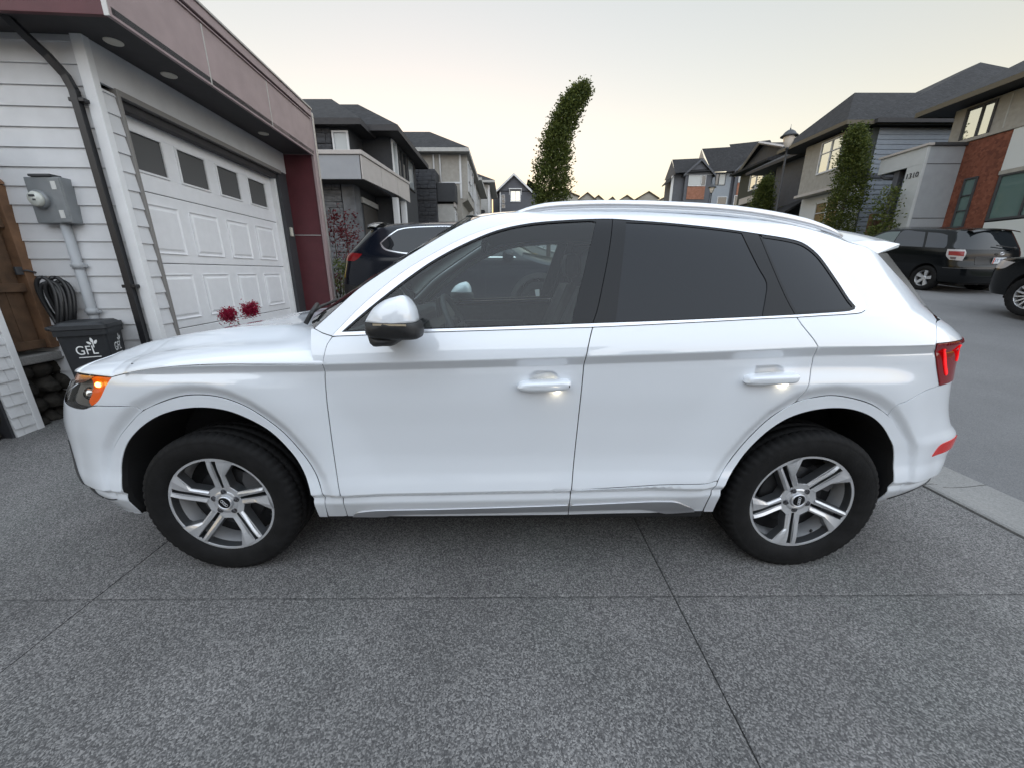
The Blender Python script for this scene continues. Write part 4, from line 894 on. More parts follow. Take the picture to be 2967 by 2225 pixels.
# door frame: dark reveal above, brown-grey jamb
mb = MB(); mb.bbox(-.13,.035,.165,.20,.1,2.995,.004); mb.build('door_jamb', mat('jamb_taupe',(.22,.21,.20),.5), G_)
mb = MB(); mb.bbox(-.13,.035,.2,3.0,2.945,2.995,.004); mb.build('door_head', mat('jamb_taupe'), G_)
mb = MB(); mb.bbox(-.105,-.02,.2,2.93,2.865,2.945,.006); mb.build('door_seal', soff, G_)
mb = MB(); mb.bbox(-.13,-.05,2.905,2.965,.1,2.9,.004); mb.build('door_stop', sid2, G_)
mb = MB(); mb.bbox(-.13,.0,2.965,3.22,.05,2.99,.004); mb.build('pier', dgrey, G_)
gd = empty('garage_door'); gd.parent = G_
ZS = [.16,.845,1.53,2.215,2.90]
VW = [(.30,.775),(.943,1.417),(1.597,2.056),(2.254,2.727)]
for i in range(4):
    s_ = empty('door_section') if False else None
    z0,z1 = ZS[i]+.004, ZS[i+1]-.004
    if i < 3:
        mb = MB(); mb.bbox(-.16,-.12,.17,2.91,z0,z1,.006); sec = mb.build('door_section', door_w, gd)
        for v0,v1 in VW:
            for a,b,c,d in ((v0,v1,z1-.12,z1-.105),(v0,v1,z0+.09,z0+.105)):
                pass
            mb = MB(); a,b,c,d = v0,v1,z0+.095,z1-.11
            # pressed panel: sloped border dipping in, field coming back out
            ring = [(0,0),(.014,-.012),(.030,-.012),(.05,-.002)]; vs = []; fs = []
            for o_,dp in ring: vs += [(-.1195+dp,a+o_,c+o_),(-.1195+dp,b-o_,c+o_),(-.1195+dp,b-o_,d-o_),(-.1195+dp,a+o_,d-o_)]
            for q in range(3):
                for e in range(4): fs.append((q*4+e,q*4+(e+1)%4,q*4+4+(e+1)%4,q*4+4+e))
            fs.append((12,13,14,15)); vs = [(x+.013,y,z) for x,y,z in vs]; mb.add(vs,fs)
            bk = [(-.1205,a,c),(-.1205,b,c),(-.1205,b,d),(-.1205,a,d)]
            mb.add(vs[:4]+bk, [(0,1,5,4),(1,2,6,5),(2,3,7,6),(3,0,4,7)]); mb.build('pressed_panel', door_w, sec)
    else:
        mb = MB(); zz = [(z0,2.385),(2.76,z1)]
        for a,b in zz: mb.bbox(-.16,-.12,.17,2.91,a,b,.004)
        ed = [.17]+[q for w_ in VW for q in w_]+[2.91]
        for a,b in zip(ed[0::2],ed[1::2]): mb.bbox(-.158,-.122,a,b,2.38,2.765,.002)
        sec = mb.build('door_section', door_w, gd)
        for v0,v1 in VW:
            mb = MB(); t = .022
            for a,b,c,d in ((v0,v1,2.385,2.385+t),(v0,v1,2.76-t,2.76),(v0,v0+t,2.385+t,2.76-t),(v1-t,v1,2.385+t,2.76-t)): mb.bbox(-.128,-.108,a,b,c,d,.004)
            wf = mb.build('door_window_frame', sid2, sec); mb = MB(); mb.box(-.142,-.136,v0+.005,v1-.005,2.39,2.755); mb.build('door_window', hglass, wf)
# soffit, fascia band, flashing, fin wall
mb = MB(); mb.box(-9,.50,-.30,3.22,3.29,3.34); mb.build('soffit', soff, G_)
for a,b,nm in ((-.33,.778,'fascia_panel'),(.790,1.945,'fascia_panel'),(1.957,3.22,'fascia_panel')):
    mb = MB(); mb.bbox(.47,.50,a,b,3.27,3.80,.003); mb.build(nm, fasc, G_)
for q in (.784,1.951):
    mb = MB(); mb.bbox(.475,.503,q-.008,q+.008,3.275,3.795,.002); mb.build('panel_joint', flash, G_)
mb = MB(); mb.bbox(.46,.515,-.345,3.235,3.80,3.815,.002); mb.bbox(.46,.53,-.36,3.25,3.835,3.93,.006); mb.build('roof_flashing', fasc, G_)
mb = MB(); mb.bbox(.44,.545,-.37,3.26,3.93,3.955,.004); mb.build('roof_coping', flash, G_)
mb = MB(); mb.bbox(-9,.468,-.335,-.30,3.27,3.80,.003); mb.bbox(-9,.47,-.35,-.31,3.83,3.95,.003); mb.build('side_fascia', maroon, G_)
mb = MB(); mb.bbox(.468,.505,-.338,-.328,3.265,3.80,.002); mb.build('fascia_corner', flash, G_)
mb = MB(); mb.box(-9,.44,-.30,3.22,3.34,3.90); mb.build('roof_deck', soff, G_)
mb = MB(); mb.bbox(-.02,.455,3.22,3.34,.1,3.29,.004); fin = mb.build('fin_wall', maroon, G_)
mb = MB(); mb.bbox(.456,.50,3.20,3.345,.1,3.90,.004); mb.build('fin_edge', fasc, fin)
mb = MB(); mb.bbox(.50,.515,3.30,3.36,.1,3.92,.004); mb.build('fin_capping', flash, fin)
mb = MB(); mb.bbox(-.01,.44,3.212,3.2195,2.045,2.06,.001); mb.build('fin_joint', flash, fin)
mb = MB(); mb.bbox(.0,.03,3.05,3.115,2.02,2.16,.006); mb.build('door_keypad', mat('keypad_cream',(.62,.60,.52),.5), G_)
lite = mat('soffit_light_cover', (.55,.52,.45), .4)
for x,y in ((-3.32,1.38),(-3.34,1.94),(-3.43,3.56)):
    q = Vector((x+3.5,y-1.3)); a_ = math.atan2(.067,.998); u_,v_ = q.x*math.cos(a_)+q.y*math.sin(a_), -q.x*math.sin(a_)+q.y*math.cos(a_)
    mb = MB(); mb.lathe([(0,0),(.045,0),(.06,-.004),(.065,.0),(.065,.01)],24,(u_,v_,3.286),2); mb.build('soffit_light', lite, G_)
# downspout: offset elbow from the soffit then straight down
def loc_g(x,y): 
    a_ = math.atan2(.067,.998); x -= -3.5; y -= 1.3; return (x*math.cos(a_)+y*math.sin(a_), -x*math.sin(a_)+y*math.cos(a_))
pts = []
for x,y,z in ((-3.80,1.05,3.30),(-3.76,1.12,3.20),(-3.70,1.18,3.10),(-3.635,1.215,2.98),(-3.61,1.225,2.88),(-3.605,1.225,2.4),(-3.60,1.225,1.5),(-3.60,1.225,.1)):
    u_,v_ = loc_g(x,y); pts.append((u_,v_,z))
mb = MB(); mb.tube(pts,.036,4,smooth=False); ds = mb.build('downspout', mat('black_gutter',(.012,.012,.014),.35), G_)
for z in (2.80,1.3): mb = MB(); u_,v_ = loc_g(-3.60,1.235); mb.bbox(u_-.06,u_+.06,v_-.03,v_+.03,z,z+.03,.004); mb.build('pipe_strap', mat('black_gutter'), ds)
mb = MB(); mb.box(-9,.02,-.0,8,-.3,-.115); mb.build('foundation', mat('foundation_grey',(.16,.16,.155),.9,noise=.15,nscale=5), G_)
# tall storey block behind (not seen past the fascia) is left out; electricity meter on the side wall
E_ = empty('electricity_meter', (-4.045,1.27,1.86), 0, 'grey electricity meter box with round glass dial on siding wall', 'meter')
steel = mat('grey_steel_box', (.22,.235,.245), .45, metal=.3, noise=.08, nscale=12)
mb = MB(); mb.bbox(-.155,.155,-.105,.0,0,.37,.006); mb.build('meter_box', steel, E_)
mb = MB(); mb.bbox(.055,.15,-.112,-.104,.008,.362,.004); mb.build('box_cover', steel, E_)
mb = MB(); mb.bbox(-.10,.09,-.115,-.02,.372,.392,.004); mb.build('box_hood', dgrey, E_)
mb = MB(); mb.lathe([(.075,0),(.075,-.03),(.066,-.035)],32,(-.055,-.104,.19),1); ring = mb.build('dial_collar', steel, E_)
mb = MB(); mb.lathe([(.062,-.03),(.062,-.05),(.052,-.062),(0,-.064)],32,(-.055,-.104,.19),1); mb.build('dial_glass', mat('dial_face',(.50,.52,.48),.15,coat=.8), ring)
mb = MB(); mb.bbox(-.085,-.035,-.172,-.166,.205,.222,.002); mb.bbox(-.06,-.035,-.172,-.166,.175,.188,.002); mb.build('dial_display', dgrey, ring)
for zz in (.27,.04): mb = MB(); mb.bbox(.075,.115,-.1155,-.1115,zz,zz+.065,.001); mb.build('sticker', mat('sticker_white',(.6,.6,.58),.6), E_)
pvc = mat('grey_pvc', (.36,.375,.39), .5)
mb = MB(); mb.tube([(.025,-.05,0),(.025,-.05,-1.75)],.037,16); pipe = mb.build('conduit', pvc, E_)
for zz in (-.36,-.78): mb = MB(); mb.lathe([(.038,-.03),(.043,-.03),(.043,.03),(.038,.03)],20,(.025,-.05,zz),2); mb.bbox(-.05,.10,-.055,-.03,zz-.012,zz+.012,.003); mb.build('pipe_clamp', pvc, pipe)
# wooden side gate facing the street, on a ledge above a rock wall
wood = mat('cedar_brown', (.085,.048,.026), .75, noise=.35, nscale=9, bump=.25, bscale=40)
wood2 = mat('cedar_light', (.15,.080,.042), .75, noise=.3, nscale=9, bump=.25, bscale=40)
WG = empty('wooden_gate', (-4.5,.9,.72), 0, 'brown cedar side gate with capped post beside the meter wall', 'gate')
mb = MB(); mb.bbox(-.07,.05,.25,.36,.02,1.46,.006); ps = mb.build('post', wood2, WG)
mb = MB(); mb.lathe([(0,.07),(.05,.055),(.085,.02),(.085,0)],4,(-.01,.305,1.46),2,False); mb.build('post_cap', wood2, ps)
for k in range(7):
    y = -.62+k*.122; mb = MB(); mb.bbox(-.035,-.015,y,y+.118,.02,1.12,.003); mb.build('board', wood, WG)
for z in (.03,.55,1.10,1.36): mb = MB(); mb.bbox(-.02,.018,-.62,.25,z,z+.075,.004); mb.build('rail', wood, WG)
for k in range(6):
    y = -.60+k*.14; mb = MB(); mb.bbox(-.035,-.012,y,y+.05,1.175,1.36,.003); mb.build('baluster', wood, WG)
mb = MB(); mb.tube([(.02,.25,.73),(.07,.25,.74),(.07,.32,.72)],.008,6); mb.bbox(.02,.04,.20,.30,.70,.77,.004); mb.build('latch', dgrey, WG)
# coiled hose hanging by the gate
HZ_ = empty('coiled_hose', (-4.20,1.15,.80), 0, 'black coiled hose hanging on the latch of the cedar gate', 'hose')
for k in range(7):
    mb = MB(); a_ = rnd.uniform(-.05,.05); w_ = .062+.012*math.sin(k*2.1); h_ = .20+.02*math.cos(k*1.7)
    mb.tube([(w_*math.sin(t)+(k-3)*.014+a_*.2, -.02+(k-3)*.012+.02*math.sin(2*t), .38+h_*math.cos(t)-.03*(k%2)) for t in np.linspace(0,2*math.pi,25)], .017, 6); mb.build('hose_coil', mat('black_rubber',(.012,.012,.013),.4), HZ_)
# rock wall and concrete ledge under the gate
RW = empty('rock_wall', (-4.55,.9,0), 0, 'dark rock retaining wall under the wooden gate', 'wall')
rock = mat('dark_rock', (.035,.032,.028), .95, spec=.2, noise=.6, nscale=9, bump=1.0, bscale=18)
mb = MB(); mb.bbox(-.5,.10,-1.0,.42,.62,.70,.012); mb.build('ledge', conc, RW)
mb = MB(); mb.box(-.5,-.06,-1.0,.5,-.1,.62); mb.build('wall_core', rock, RW)
def boulder(nm, parent, c, s, m, seed, sub=2):
    bm = bmesh.new(); bmesh.ops.create_icosphere(bm, subdivisions=sub, radius=1); rr_ = random.Random(seed); ax = [Vector((rr_.gauss(0,1),rr_.gauss(0,1),rr_.gauss(0,1))).normalized() for _ in range(7)]
    for v in bm.verts:
        d_ = v.co.copy(); k = 1.
        for a_ in ax: k = min(k, .72/max(.3,d_.dot(a_)) if d_.dot(a_) > .72 else k)
        v.co = Vector((d_.x*k*s[0],d_.y*k*s[1],d_.z*k*s[2]))*(1+rr_.uniform(-.03,.03))
    me = bpy.data.meshes.new(nm); bm.to_mesh(me); bm.free(); me.materials.append(m); o = bpy.data.objects.new(nm, me); COL.objects.link(o); o.parent = parent; o.location = c; return o
k = 0
for r_ in range(4):
    y = -1.0+(r_%2)*.08
    while y < .42:
        wd = rnd.uniform(.11,.20); boulder('rock', RW, (-.03+rnd.uniform(-.02,.03),y+wd/2,.07+r_*.16), (.12,wd*.60,.095), rock, k); y += wd; k += 1
# neighbour's porch pier, clad in white shingles
PP = empty('shingled_pier', (-4.43,.64,0), 0, 'white shingle clad pier with dark side at left edge', 'pier')
mb = MB(); mb.box(-1.6,-.012,.012,.20,0,2.6); mb.build('pier_core', dgrey, PP)
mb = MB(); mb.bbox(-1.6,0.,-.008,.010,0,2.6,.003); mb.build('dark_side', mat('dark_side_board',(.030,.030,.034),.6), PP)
shin = mat('white_shingle', (.64,.645,.65), .6, noise=.06, nscale=14, bump=.1, bscale=60)
z = 0.; k = 0
while z < 2.6:
    h_ = .105; y = .012; cuts = [.012, .012+rnd.uniform(.05,.13), .165]
    for a,b in zip(cuts[:-1],cuts[1:]):
        vs = [(.020,a+.0015,z),(.020,b-.0015,z),(.006,b-.0015,z+h_),(.006,a+.0015,z+h_),(-.012,a+.0015,z),(-.012,b-.0015,z),(-.012,b-.0015,z+h_),(-.012,a+.0015,z+h_)]
        mesh_obj('shingle', vs, [(0,1,2,3),(4,5,1,0),(1,5,6,2),(4,0,3,7)], shin, PP)
    z += h_; k += 1
mb = MB(); mb.bbox(-.012,.024,.166,.215,0,2.6,.003); mb.build('edge_board', sid2, PP)
# wheeled bin
BN = empty('wheeled_bin', (-3.86,1.00,.06), R(28), 'black wheeled bin with white leaf logo in front of the gate', 'bin')
binp = mat('bin_plastic', (.016,.018,.021), .5, noise=.15, nscale=25, bump=.06, bscale=150)
def frus(mb, b0, b1, z0, z1, r=.03, n=4):
    rows = []
    for (hx,hy,cx,cy),z in ((b0,z0),(b1,z1)):
        row = []
        for sx,sy,a0 in ((1,1,0),(-1,1,90),(-1,-1,180),(1,-1,270)):
            for k in range(n+1): a = R(a0+90*k/n); row.append((cx+sx*(hx-r)+r*math.cos(a), cy+sy*(hy-r)+r*math.sin(a), z))
        rows.append(row)
    m_ = len(rows[0]); mb.add(rows[0]+rows[1], [(i,(i+1)%m_,(i+1)%m_+m_,i+m_) for i in range(m_)]+[tuple(range(m_))[::-1],tuple(range(m_,2*m_))])
mb = MB(); frus(mb,(.165,.19,0,0),(.215,.245,0,0),.07,.90); frus(mb,(.235,.265,0,0),(.235,.265,0,0),.875,.925,.04); mb.build('bin_body', binp, BN)
mb = MB(); frus(mb,(.245,.275,0,0),(.240,.270,0,0),.930,.965,.05); frus(mb,(.225,.25,0,0),(.19,.215,0,0),.965,.990,.05); lid = mb.build('bin_lid', binp, BN)
mb = MB(); mb.tube([(-.235,-.20,.93),(-.285,-.19,.945),(-.285,.19,.945),(-.235,.20,.93)],.016,8); mb.build('bin_handle', binp, BN)
for sy in (-.2,.2): mb = MB(); mb.lathe([(0,-.025),(.09,-.025),(.1,-.012),(.1,.012),(.09,.025),(0,.025)],20,(-.19,sy,.10),1); mb.build('bin_wheel', mat('black_rubber'), BN)
wlogo = mat('white_print', (.78,.79,.78), .6)
def leaf_logo(parent, mtx, sc):
    t = text_obj('lettering', 'GFL', .135*sc, wlogo, parent, .0008); t.matrix_local = mtx @ Matrix.Translation((0,0,0))
    mb = MB()
    def lf(cx,cz,ang,l,w_):
        pts = []
        for k in range(13):
            a = math.pi*2*k/12; x = math.cos(a)*l/2; z_ = math.sin(a)*w_/2*(1-.25*math.cos(a)); pts.append((cx+(x+l/2)*math.cos(ang)-z_*math.sin(ang), cz+(x+l/2)*math.sin(ang)+z_*math.cos(ang)))
        mb.add([(p[0]*sc,p[1]*sc,.0012) for p in pts[:-1]],[tuple(range(12))])
    lf(.085,.085,R(100),.055,.03); lf(.098,.07,R(48),.055,.028); lf(.068,.07,R(152),.05,.026); mb.add([(.078*sc,.03*sc,.001),(.09*sc,.03*sc,.001),(.092*sc,.09*sc,.001),(.08*sc,.09*sc,.001)],[(0,1,2,3)])
    o = mb.build('leaf_mark', wlogo, parent); o.matrix_local = mtx; mb = MB()
    mb.add([(-.10*sc,-.075*sc,.001),(.13*sc,-.075*sc,.001),(.13*sc,-.066*sc,.001),(-.10*sc,-.066*sc,.001)],[(0,1,2,3)])
    o = mb.build('underline', wlogo, parent); o.matrix_local = mtx
tl2 = math.atan2(.055,.83)
leaf_logo(BN, Matrix.Translation((.005,-.2372,.735)) @ Matrix.Rotation(R(90)+tl2,4,'X'), .85)
leaf_logo(BN, Matrix.Translation((.2075,.01,.735)) @ Matrix.Rotation(R(90),4,'Z') @ Matrix.Rotation(R(90)+tl2*.9,4,'X'), .85)

BN.scale = (.74,.74,.97)
# ------------------------------------------------------------------ the other cars: same panel method on their own skins
def make_skin(K):
    def hw(x,z): return hermite(z,K['BZ'],K['BB'])*(1-K.get('tap',.008)*x*x)
    def f(s,z):
        xf = hermite(z,K['XFZ'],K['XFX']); xr = hermite(z,K['XRZ'],K['XRX']); xs = K['xs']
        if s < -xs:
            x0 = -xs; h1 = abs(xf+xs)*.86; t = (-xs-s)/(3*h1); xe = xf; sg = -1; h2 = .90
        elif s > xr-.80:
            x0 = xr-.80; h1 = .68; t = (s-x0)/(3*h1); xe = xr; sg = 1; h2 = K.get('h2',.92)
        else: return (s,-hw(s,z),z)
        b = hw(x0,z); sl = (hw(x0+.01,z)-hw(x0-.01,z))/.02; u = 1-t
        x = u**3*x0+3*u*u*t*(x0+sg*h1)+3*u*t*t*xe+t**3*xe; y = u**3*b+3*u*u*t*(b+sg*sl*h1)+3*u*t*t*b*h2
        return (x,-y,z)
    f.hw = hw; f.sr = lambda z: hermite(z,K['XRZ'],K['XRX'])-.80+3*.68; f.sf = lambda z: -K['xs']-3*abs(hermite(z,K['XFZ'],K['XFX'])+K['xs'])*.86
    return f
def arc(cx, cz, ra, a0, a1, n=26): return [(cx+ra*math.cos(R(a)), cz+ra*math.sin(R(a))) for a in np.linspace(a0,a1,n)]
def build_car(root, K):
    f = make_skin(K); PH[0] = f; pm = K['paint']; sil = K['sill']; (xf_,zf_,rf_),(xr_,zr_,rr_) = K['arch']
    def a_of(zz,cz,ra): return math.degrees(math.asin((zz-cz)/ra))
    af = arc(xf_,zf_,rf_,180-a_of(sil,zf_,rf_),a_of(sil,zf_,rf_)); ar = arc(xr_,zr_,rr_,180-a_of(sil,zr_,rr_),a_of(sil,zr_,rr_))
    zt = K['top'][-1][1]
    outline = loop(cr([(f.sf(sil),sil),(xf_-rf_-.2,sil),af[0]],.05), af, cr([af[-1],ar[0]],.05), ar, cr([ar[-1],(xr_+rr_+.2,sil),(f.sr(sil),sil)],.05),
        [(f.sr(z),z) for z in np.linspace(sil,zt,12)], cr([(f.sr(zt),zt),K['top'][-1]],.05), rv(cr(K['top'],.04)), rv(cr(K['ap'],.04)), rv(cr(K['hoodline'],.05)), [(f.sf(z),z) for z in np.linspace(K['hoodline'][0][1],sil,8)])
    body = panel('body', outline, pm, root, join=True, gap=0, rim=.02, dx=.06, dz=.03)
    for nm,pl,m,off in K['over']: panel(nm, loop(*[cr(q,.03) for q in pl]), m, body, off=off, gap=0, rim=.004, rim_mat=m, dx=.05, dz=.03)
    for cx,cz,ra,pts in ((xf_,zf_,rf_,af),(xr_,zr_,rr_,ar)):
        for sg in (1,-1):
            vs = []
            for s,z in pts: p = f(s,z); vs += [(p[0],sg*(p[1]+.01),z),(p[0],sg*-.5,z)]
            mesh_obj('wheel_arch_liner', vs, [(2*i,2*i+1,2*i+3,2*i+2) for i in range(len(pts)-1)], dark, body)
        if K.get('clad'):
            w0 = K['clad']; o_ = arc(cx,cz,ra+w0,180-a_of(sil,cz,ra+w0),a_of(sil,cz,ra+w0)); panel('arch_cladding', loop(o_,rv(pts)), blackp, body, off=.006, gap=0, rim=.02, dx=.06, dz=.04)
    # roof, windscreen, bonnet
    rows = []; z_c = K['zc']
    for s,z in cr(K['top'],.06): p = f(s,z); rows.append(across(p, p[0], max(p[2]+.012, z_c(p[0])), 21, 2.4))
    grid_obj('roof', rows, pm, body)
    ws_ = []; A = cr(K['ap'],.06)
    for i,(s,z) in enumerate(A): t = i/(len(A)-1); p = f(s,z); ws_.append(across(p, p[0]-.22*(1-.5*t), p[2]+.02+.03*t, 21))
    grid_obj('windscreen', ws_, K['wsmat'], body)
    rows = []
    for s,z in cr(K['hoodline'],.06):
        p = f(s,z); rows.append([(p[0],-p[1]*v,z+K['hoodrise']*sstep(-2.3,-1.2,p[0])*(1-abs(v)**3.5)**.7) for v in [math.sin(math.pi/2*t) for t in np.linspace(-1,1,25)]])
    grid_obj('hood', rows, pm, body)
    mb = MB(); mb.bbox(-1.9,1.9,-.55,.55,.2,.42,.03); mb.box(-1.0,1.0,-.80,.80,sil-.02,.5); mb.build('underbody', dark, body)
    for x in (xf_,xr_):
        for sg in (1,-1): wheel2(root, x, sg*K['wy'], K['wr'], sg, K['spk'])
    for sg in (1,-1):
        ol = [(x+K['mir'][0],z+K['mir'][1]) for x,z in ((-.10,.0),(-.08,.07),(-.02,.11),(.06,.11),(.09,.05),(.09,-.02),(.03,-.05),(-.06,-.04))]
        dome(cr(ol+[ol[0]],.02)[:-1], -f.hw(K['mir'][0],K['mir'][1])+.0, -f.hw(K['mir'][0],K['mir'][1])-.20, -f.hw(K['mir'][0],K['mir'][1])-.12, pm, 'mirror', body, sg, n=9, pw=.45, pw2=.15)
    PH[0] = phi; return body, f
def wheel2(root, x, y, r, sg, spokes):
    w_ = empty('wheel'); w_.parent = root; w_.location = (x,-y,r-.008); rr = r*.66; w2 = .10
    v,fc = tyre_mesh(r, rr-.006, .2, n=96, blocks=24); mesh_obj('tyre', v, fc, tyre_m, w_, True)
    s_ = -1 if y > 0 else 1
    mb = MB(); mb.lathe([(rr-.02,.08*-s_),(rr-.02,0),(rr-.012,s_*.07),(rr,s_*.088),(rr+.004,s_*.08)],48); mb.lathe([(0,s_*.045),(.03,s_*.06),(.055,s_*.05),(.055,0)],20)
    rim = mb.build('rim', alloy, w_); mb = MB(); mb.lathe([(0,s_*.0),(rr-.02,s_*.0)],24); mb.build('wheel_back', dark, w_)
    for k in range(spokes):
        a = 2*math.pi*k/spokes+.2; c,s2 = math.cos(a),math.sin(a); mb = MB(); w0 = .028 if spokes > 7 else .055; w1 = .022 if spokes > 7 else .085
        P = lambda rad,o,yy: (c*rad-s2*o, yy*s_, s2*rad+c*o)
        mb.add([P(.04,-w0/2,.052),P(.04,w0/2,.052),P(rr-.006,w1/2,.078),P(rr-.006,-w1/2,.078),P(.04,-w0/2,.02),P(.04,w0/2,.02),P(rr-.006,w1/2,.03),P(rr-.006,-w1/2,.03)],[(0,1,2,3),(0,4,5,1),(1,5,6,2),(3,2,6,7),(0,3,7,4)]); mb.build('spoke', alloy, rim)
    return w_
navy = mat('dark_blue_paint', (.006,.008,.014), .15, spec=.45); blk = mat('black_paint', (.004,.005,.006), .15, spec=.4)
glass_o = mat('car_glass_dark', (.012,.015,.018), .02, spec=.6); glass_l = mat('car_glass_pale', (.10,.13,.13), .03, spec=.8)
redl = mat('lamp_red', (.22,.006,.008), .12); clearl = mat('lamp_clear', (.42,.40,.40), .15)
# -- dark SUV beyond the white one, nose towards the street
KS = dict(BZ=[.2,.30,.45,.70,.90,.98,1.10,1.30,1.50,1.60,1.66],BB=[.82,.86,.90,.915,.920,.914,.890,.800,.705,.645,.56],XRZ=[.25,.38,.55,.75,.95,1.12,1.20,1.30,1.50,1.65],XRX=[2.20,2.33,2.36,2.33,2.27,2.22,2.16,2.05,1.84,1.68],
  XFZ=[.2,.4,.7,.9,1.0,1.1],XFX=[-2.05,-2.18,-2.22,-2.15,-2.05,-1.9],xs=1.35,paint=navy,sill=.30,arch=((-1.26,.36,.42),(1.44,.36,.42)),clad=.09,
  top=[(-.10,1.615),(.2,1.645),(.6,1.650),(1.1,1.635),(1.45,1.610),(1.60,1.590)],ap=[(-.98,1.12),(-.7,1.30),(-.4,1.47),(-.10,1.615)],hoodline=[(-3.6,.90),(-2.6,.93),(-1.9,.96),(-1.35,1.0),(-.98,1.12)],hoodrise=.09,zc=lambda x: 1.695-.03*max(0,x-.3)**2,
  wsmat=glass_o,wr=.36,wy=.79,spk=5,mir=(-.72,1.14))
wl = [(-.80,1.13),(-.45,1.36),(-.12,1.53),(.2,1.595),(.6,1.60),(1.05,1.575),(1.20,1.545)]; wt = [(1.20,1.545),(1.36,1.45),(1.50,1.345)]; wb = [(1.50,1.345),(1.40,1.265),(1.2,1.215),(.9,1.185),(0,1.14),(-.80,1.13)]
KS['over'] = [('window_trim',[[(-.86,1.115),(-.48,1.375),(-.13,1.545),(.2,1.612),(.6,1.617),(1.05,1.592),(1.215,1.562)],[(1.215,1.562),(1.385,1.462),(1.535,1.345)],[(1.535,1.345),(1.42,1.245),(1.2,1.195),(.9,1.165),(0,1.12),(-.86,1.115)]],mat('bright_trim',(.78,.79,.80),.15,metal=1.),.002),
  ('window_glass',[wl,wt,wb],glass_o,.005),('window_pillar',[[(.22,1.15),(.30,1.15)],[(.30,1.15),(.25,1.585)],[(.25,1.585),(.17,1.585)],[(.17,1.585),(.22,1.15)]],blackg,.007),
  ('rear_window',[[(2.20,1.24),(2.0,1.40),(1.86,1.53)],[(1.86,1.53),(2.4,1.55),(3.2,1.555)],[(3.2,1.555),(3.3,1.23),(2.7,1.235),(2.20,1.24)]],glass_o,.004),
  ('tail_lamp',[[(1.90,1.17),(1.98,1.10),(2.12,1.055)],[(2.12,1.055),(2.7,1.05)],[(2.7,1.05),(2.7,1.165)],[(2.7,1.165),(2.2,1.185),(1.90,1.17)]],redl,.006),
  ('lower_cladding',[[(1.97,.30),(1.99,.55),(2.02,.64)],[(2.02,.64),(2.5,.66),(3.4,.66)],[(3.4,.66),(3.4,.30)],[(3.4,.30),(1.97,.30)]],blackp,.006),
  ('door_handle',[[(-.06,1.03),(.12,1.035)],[(.12,1.035),(.12,1.06)],[(.12,1.06),(-.06,1.055)],[(-.06,1.055),(-.06,1.03)]],blackg,.03)]
dsv = empty('dark_suv', (-.76,5.36,.585), math.pi, 'dark blue SUV parked behind the white SUV, tail to the garage', 'car'); dsv.rotation_euler = (.0,0,math.pi)
bs,f2 = build_car(dsv, KS)
mb = MB(); rows = []
for t in np.linspace(0,1,5):
    rows.append([(1.58+.16*t+.10*t*(1-v*v),v*.60*(1-.02*t),1.60+.075*(1-v*v)-.012*t+.02*math.sin(math.pi*t)) for v in np.linspace(-1,1,21)])
rows.append([(x-.01,y,z-.025) for x,y,z in rows[-1]]); rows.append([(1.62,y,1.555+.05*(1-(y/.6)**2)) for x,y,z in rows[0]]); grid_obj('spoiler', rows, mat('dark_blue_gloss',(.10,.105,.11),.25,coat=1.), bs)
dsv.rotation_euler = (R(-6.0),0,math.pi); dsv.location = (-.76,5.36,.66)
# -- black hatchback at the far kerb
KH = dict(BZ=[.2,.30,.45,.65,.85,.95,1.03,1.20,1.40,1.48,1.54],BB=[.80,.83,.865,.885,.885,.875,.86,.78,.69,.645,.55],XRZ=[.22,.32,.45,.62,.80,.95,1.03,1.20,1.40,1.52],XRX=[2.02,2.12,2.16,2.15,2.08,2.06,2.03,1.95,1.84,1.76],
  XFZ=[.2,.4,.6,.8,.95,1.05],XFX=[-2.0,-2.14,-2.17,-2.10,-1.95,-1.75],xs=1.3,h2=.95,paint=blk,sill=.27,arch=((-1.28,.32,.36),(1.32,.32,.36)),clad=0,
  top=[(-.25,1.455),(.1,1.495),(.6,1.505),(1.1,1.490),(1.5,1.470),(1.68,1.450)],ap=[(-1.15,1.02),(-.8,1.20),(-.5,1.345),(-.25,1.455)],hoodline=[(-3.5,.80),(-2.6,.84),(-1.9,.87),(-1.35,.93),(-1.15,1.02)],hoodrise=.08,zc=lambda x: 1.555-.03*max(0,x-.4)**2,
  wsmat=glass_l,wr=.315,wy=.755,spk=5,mir=(-.80,1.05))
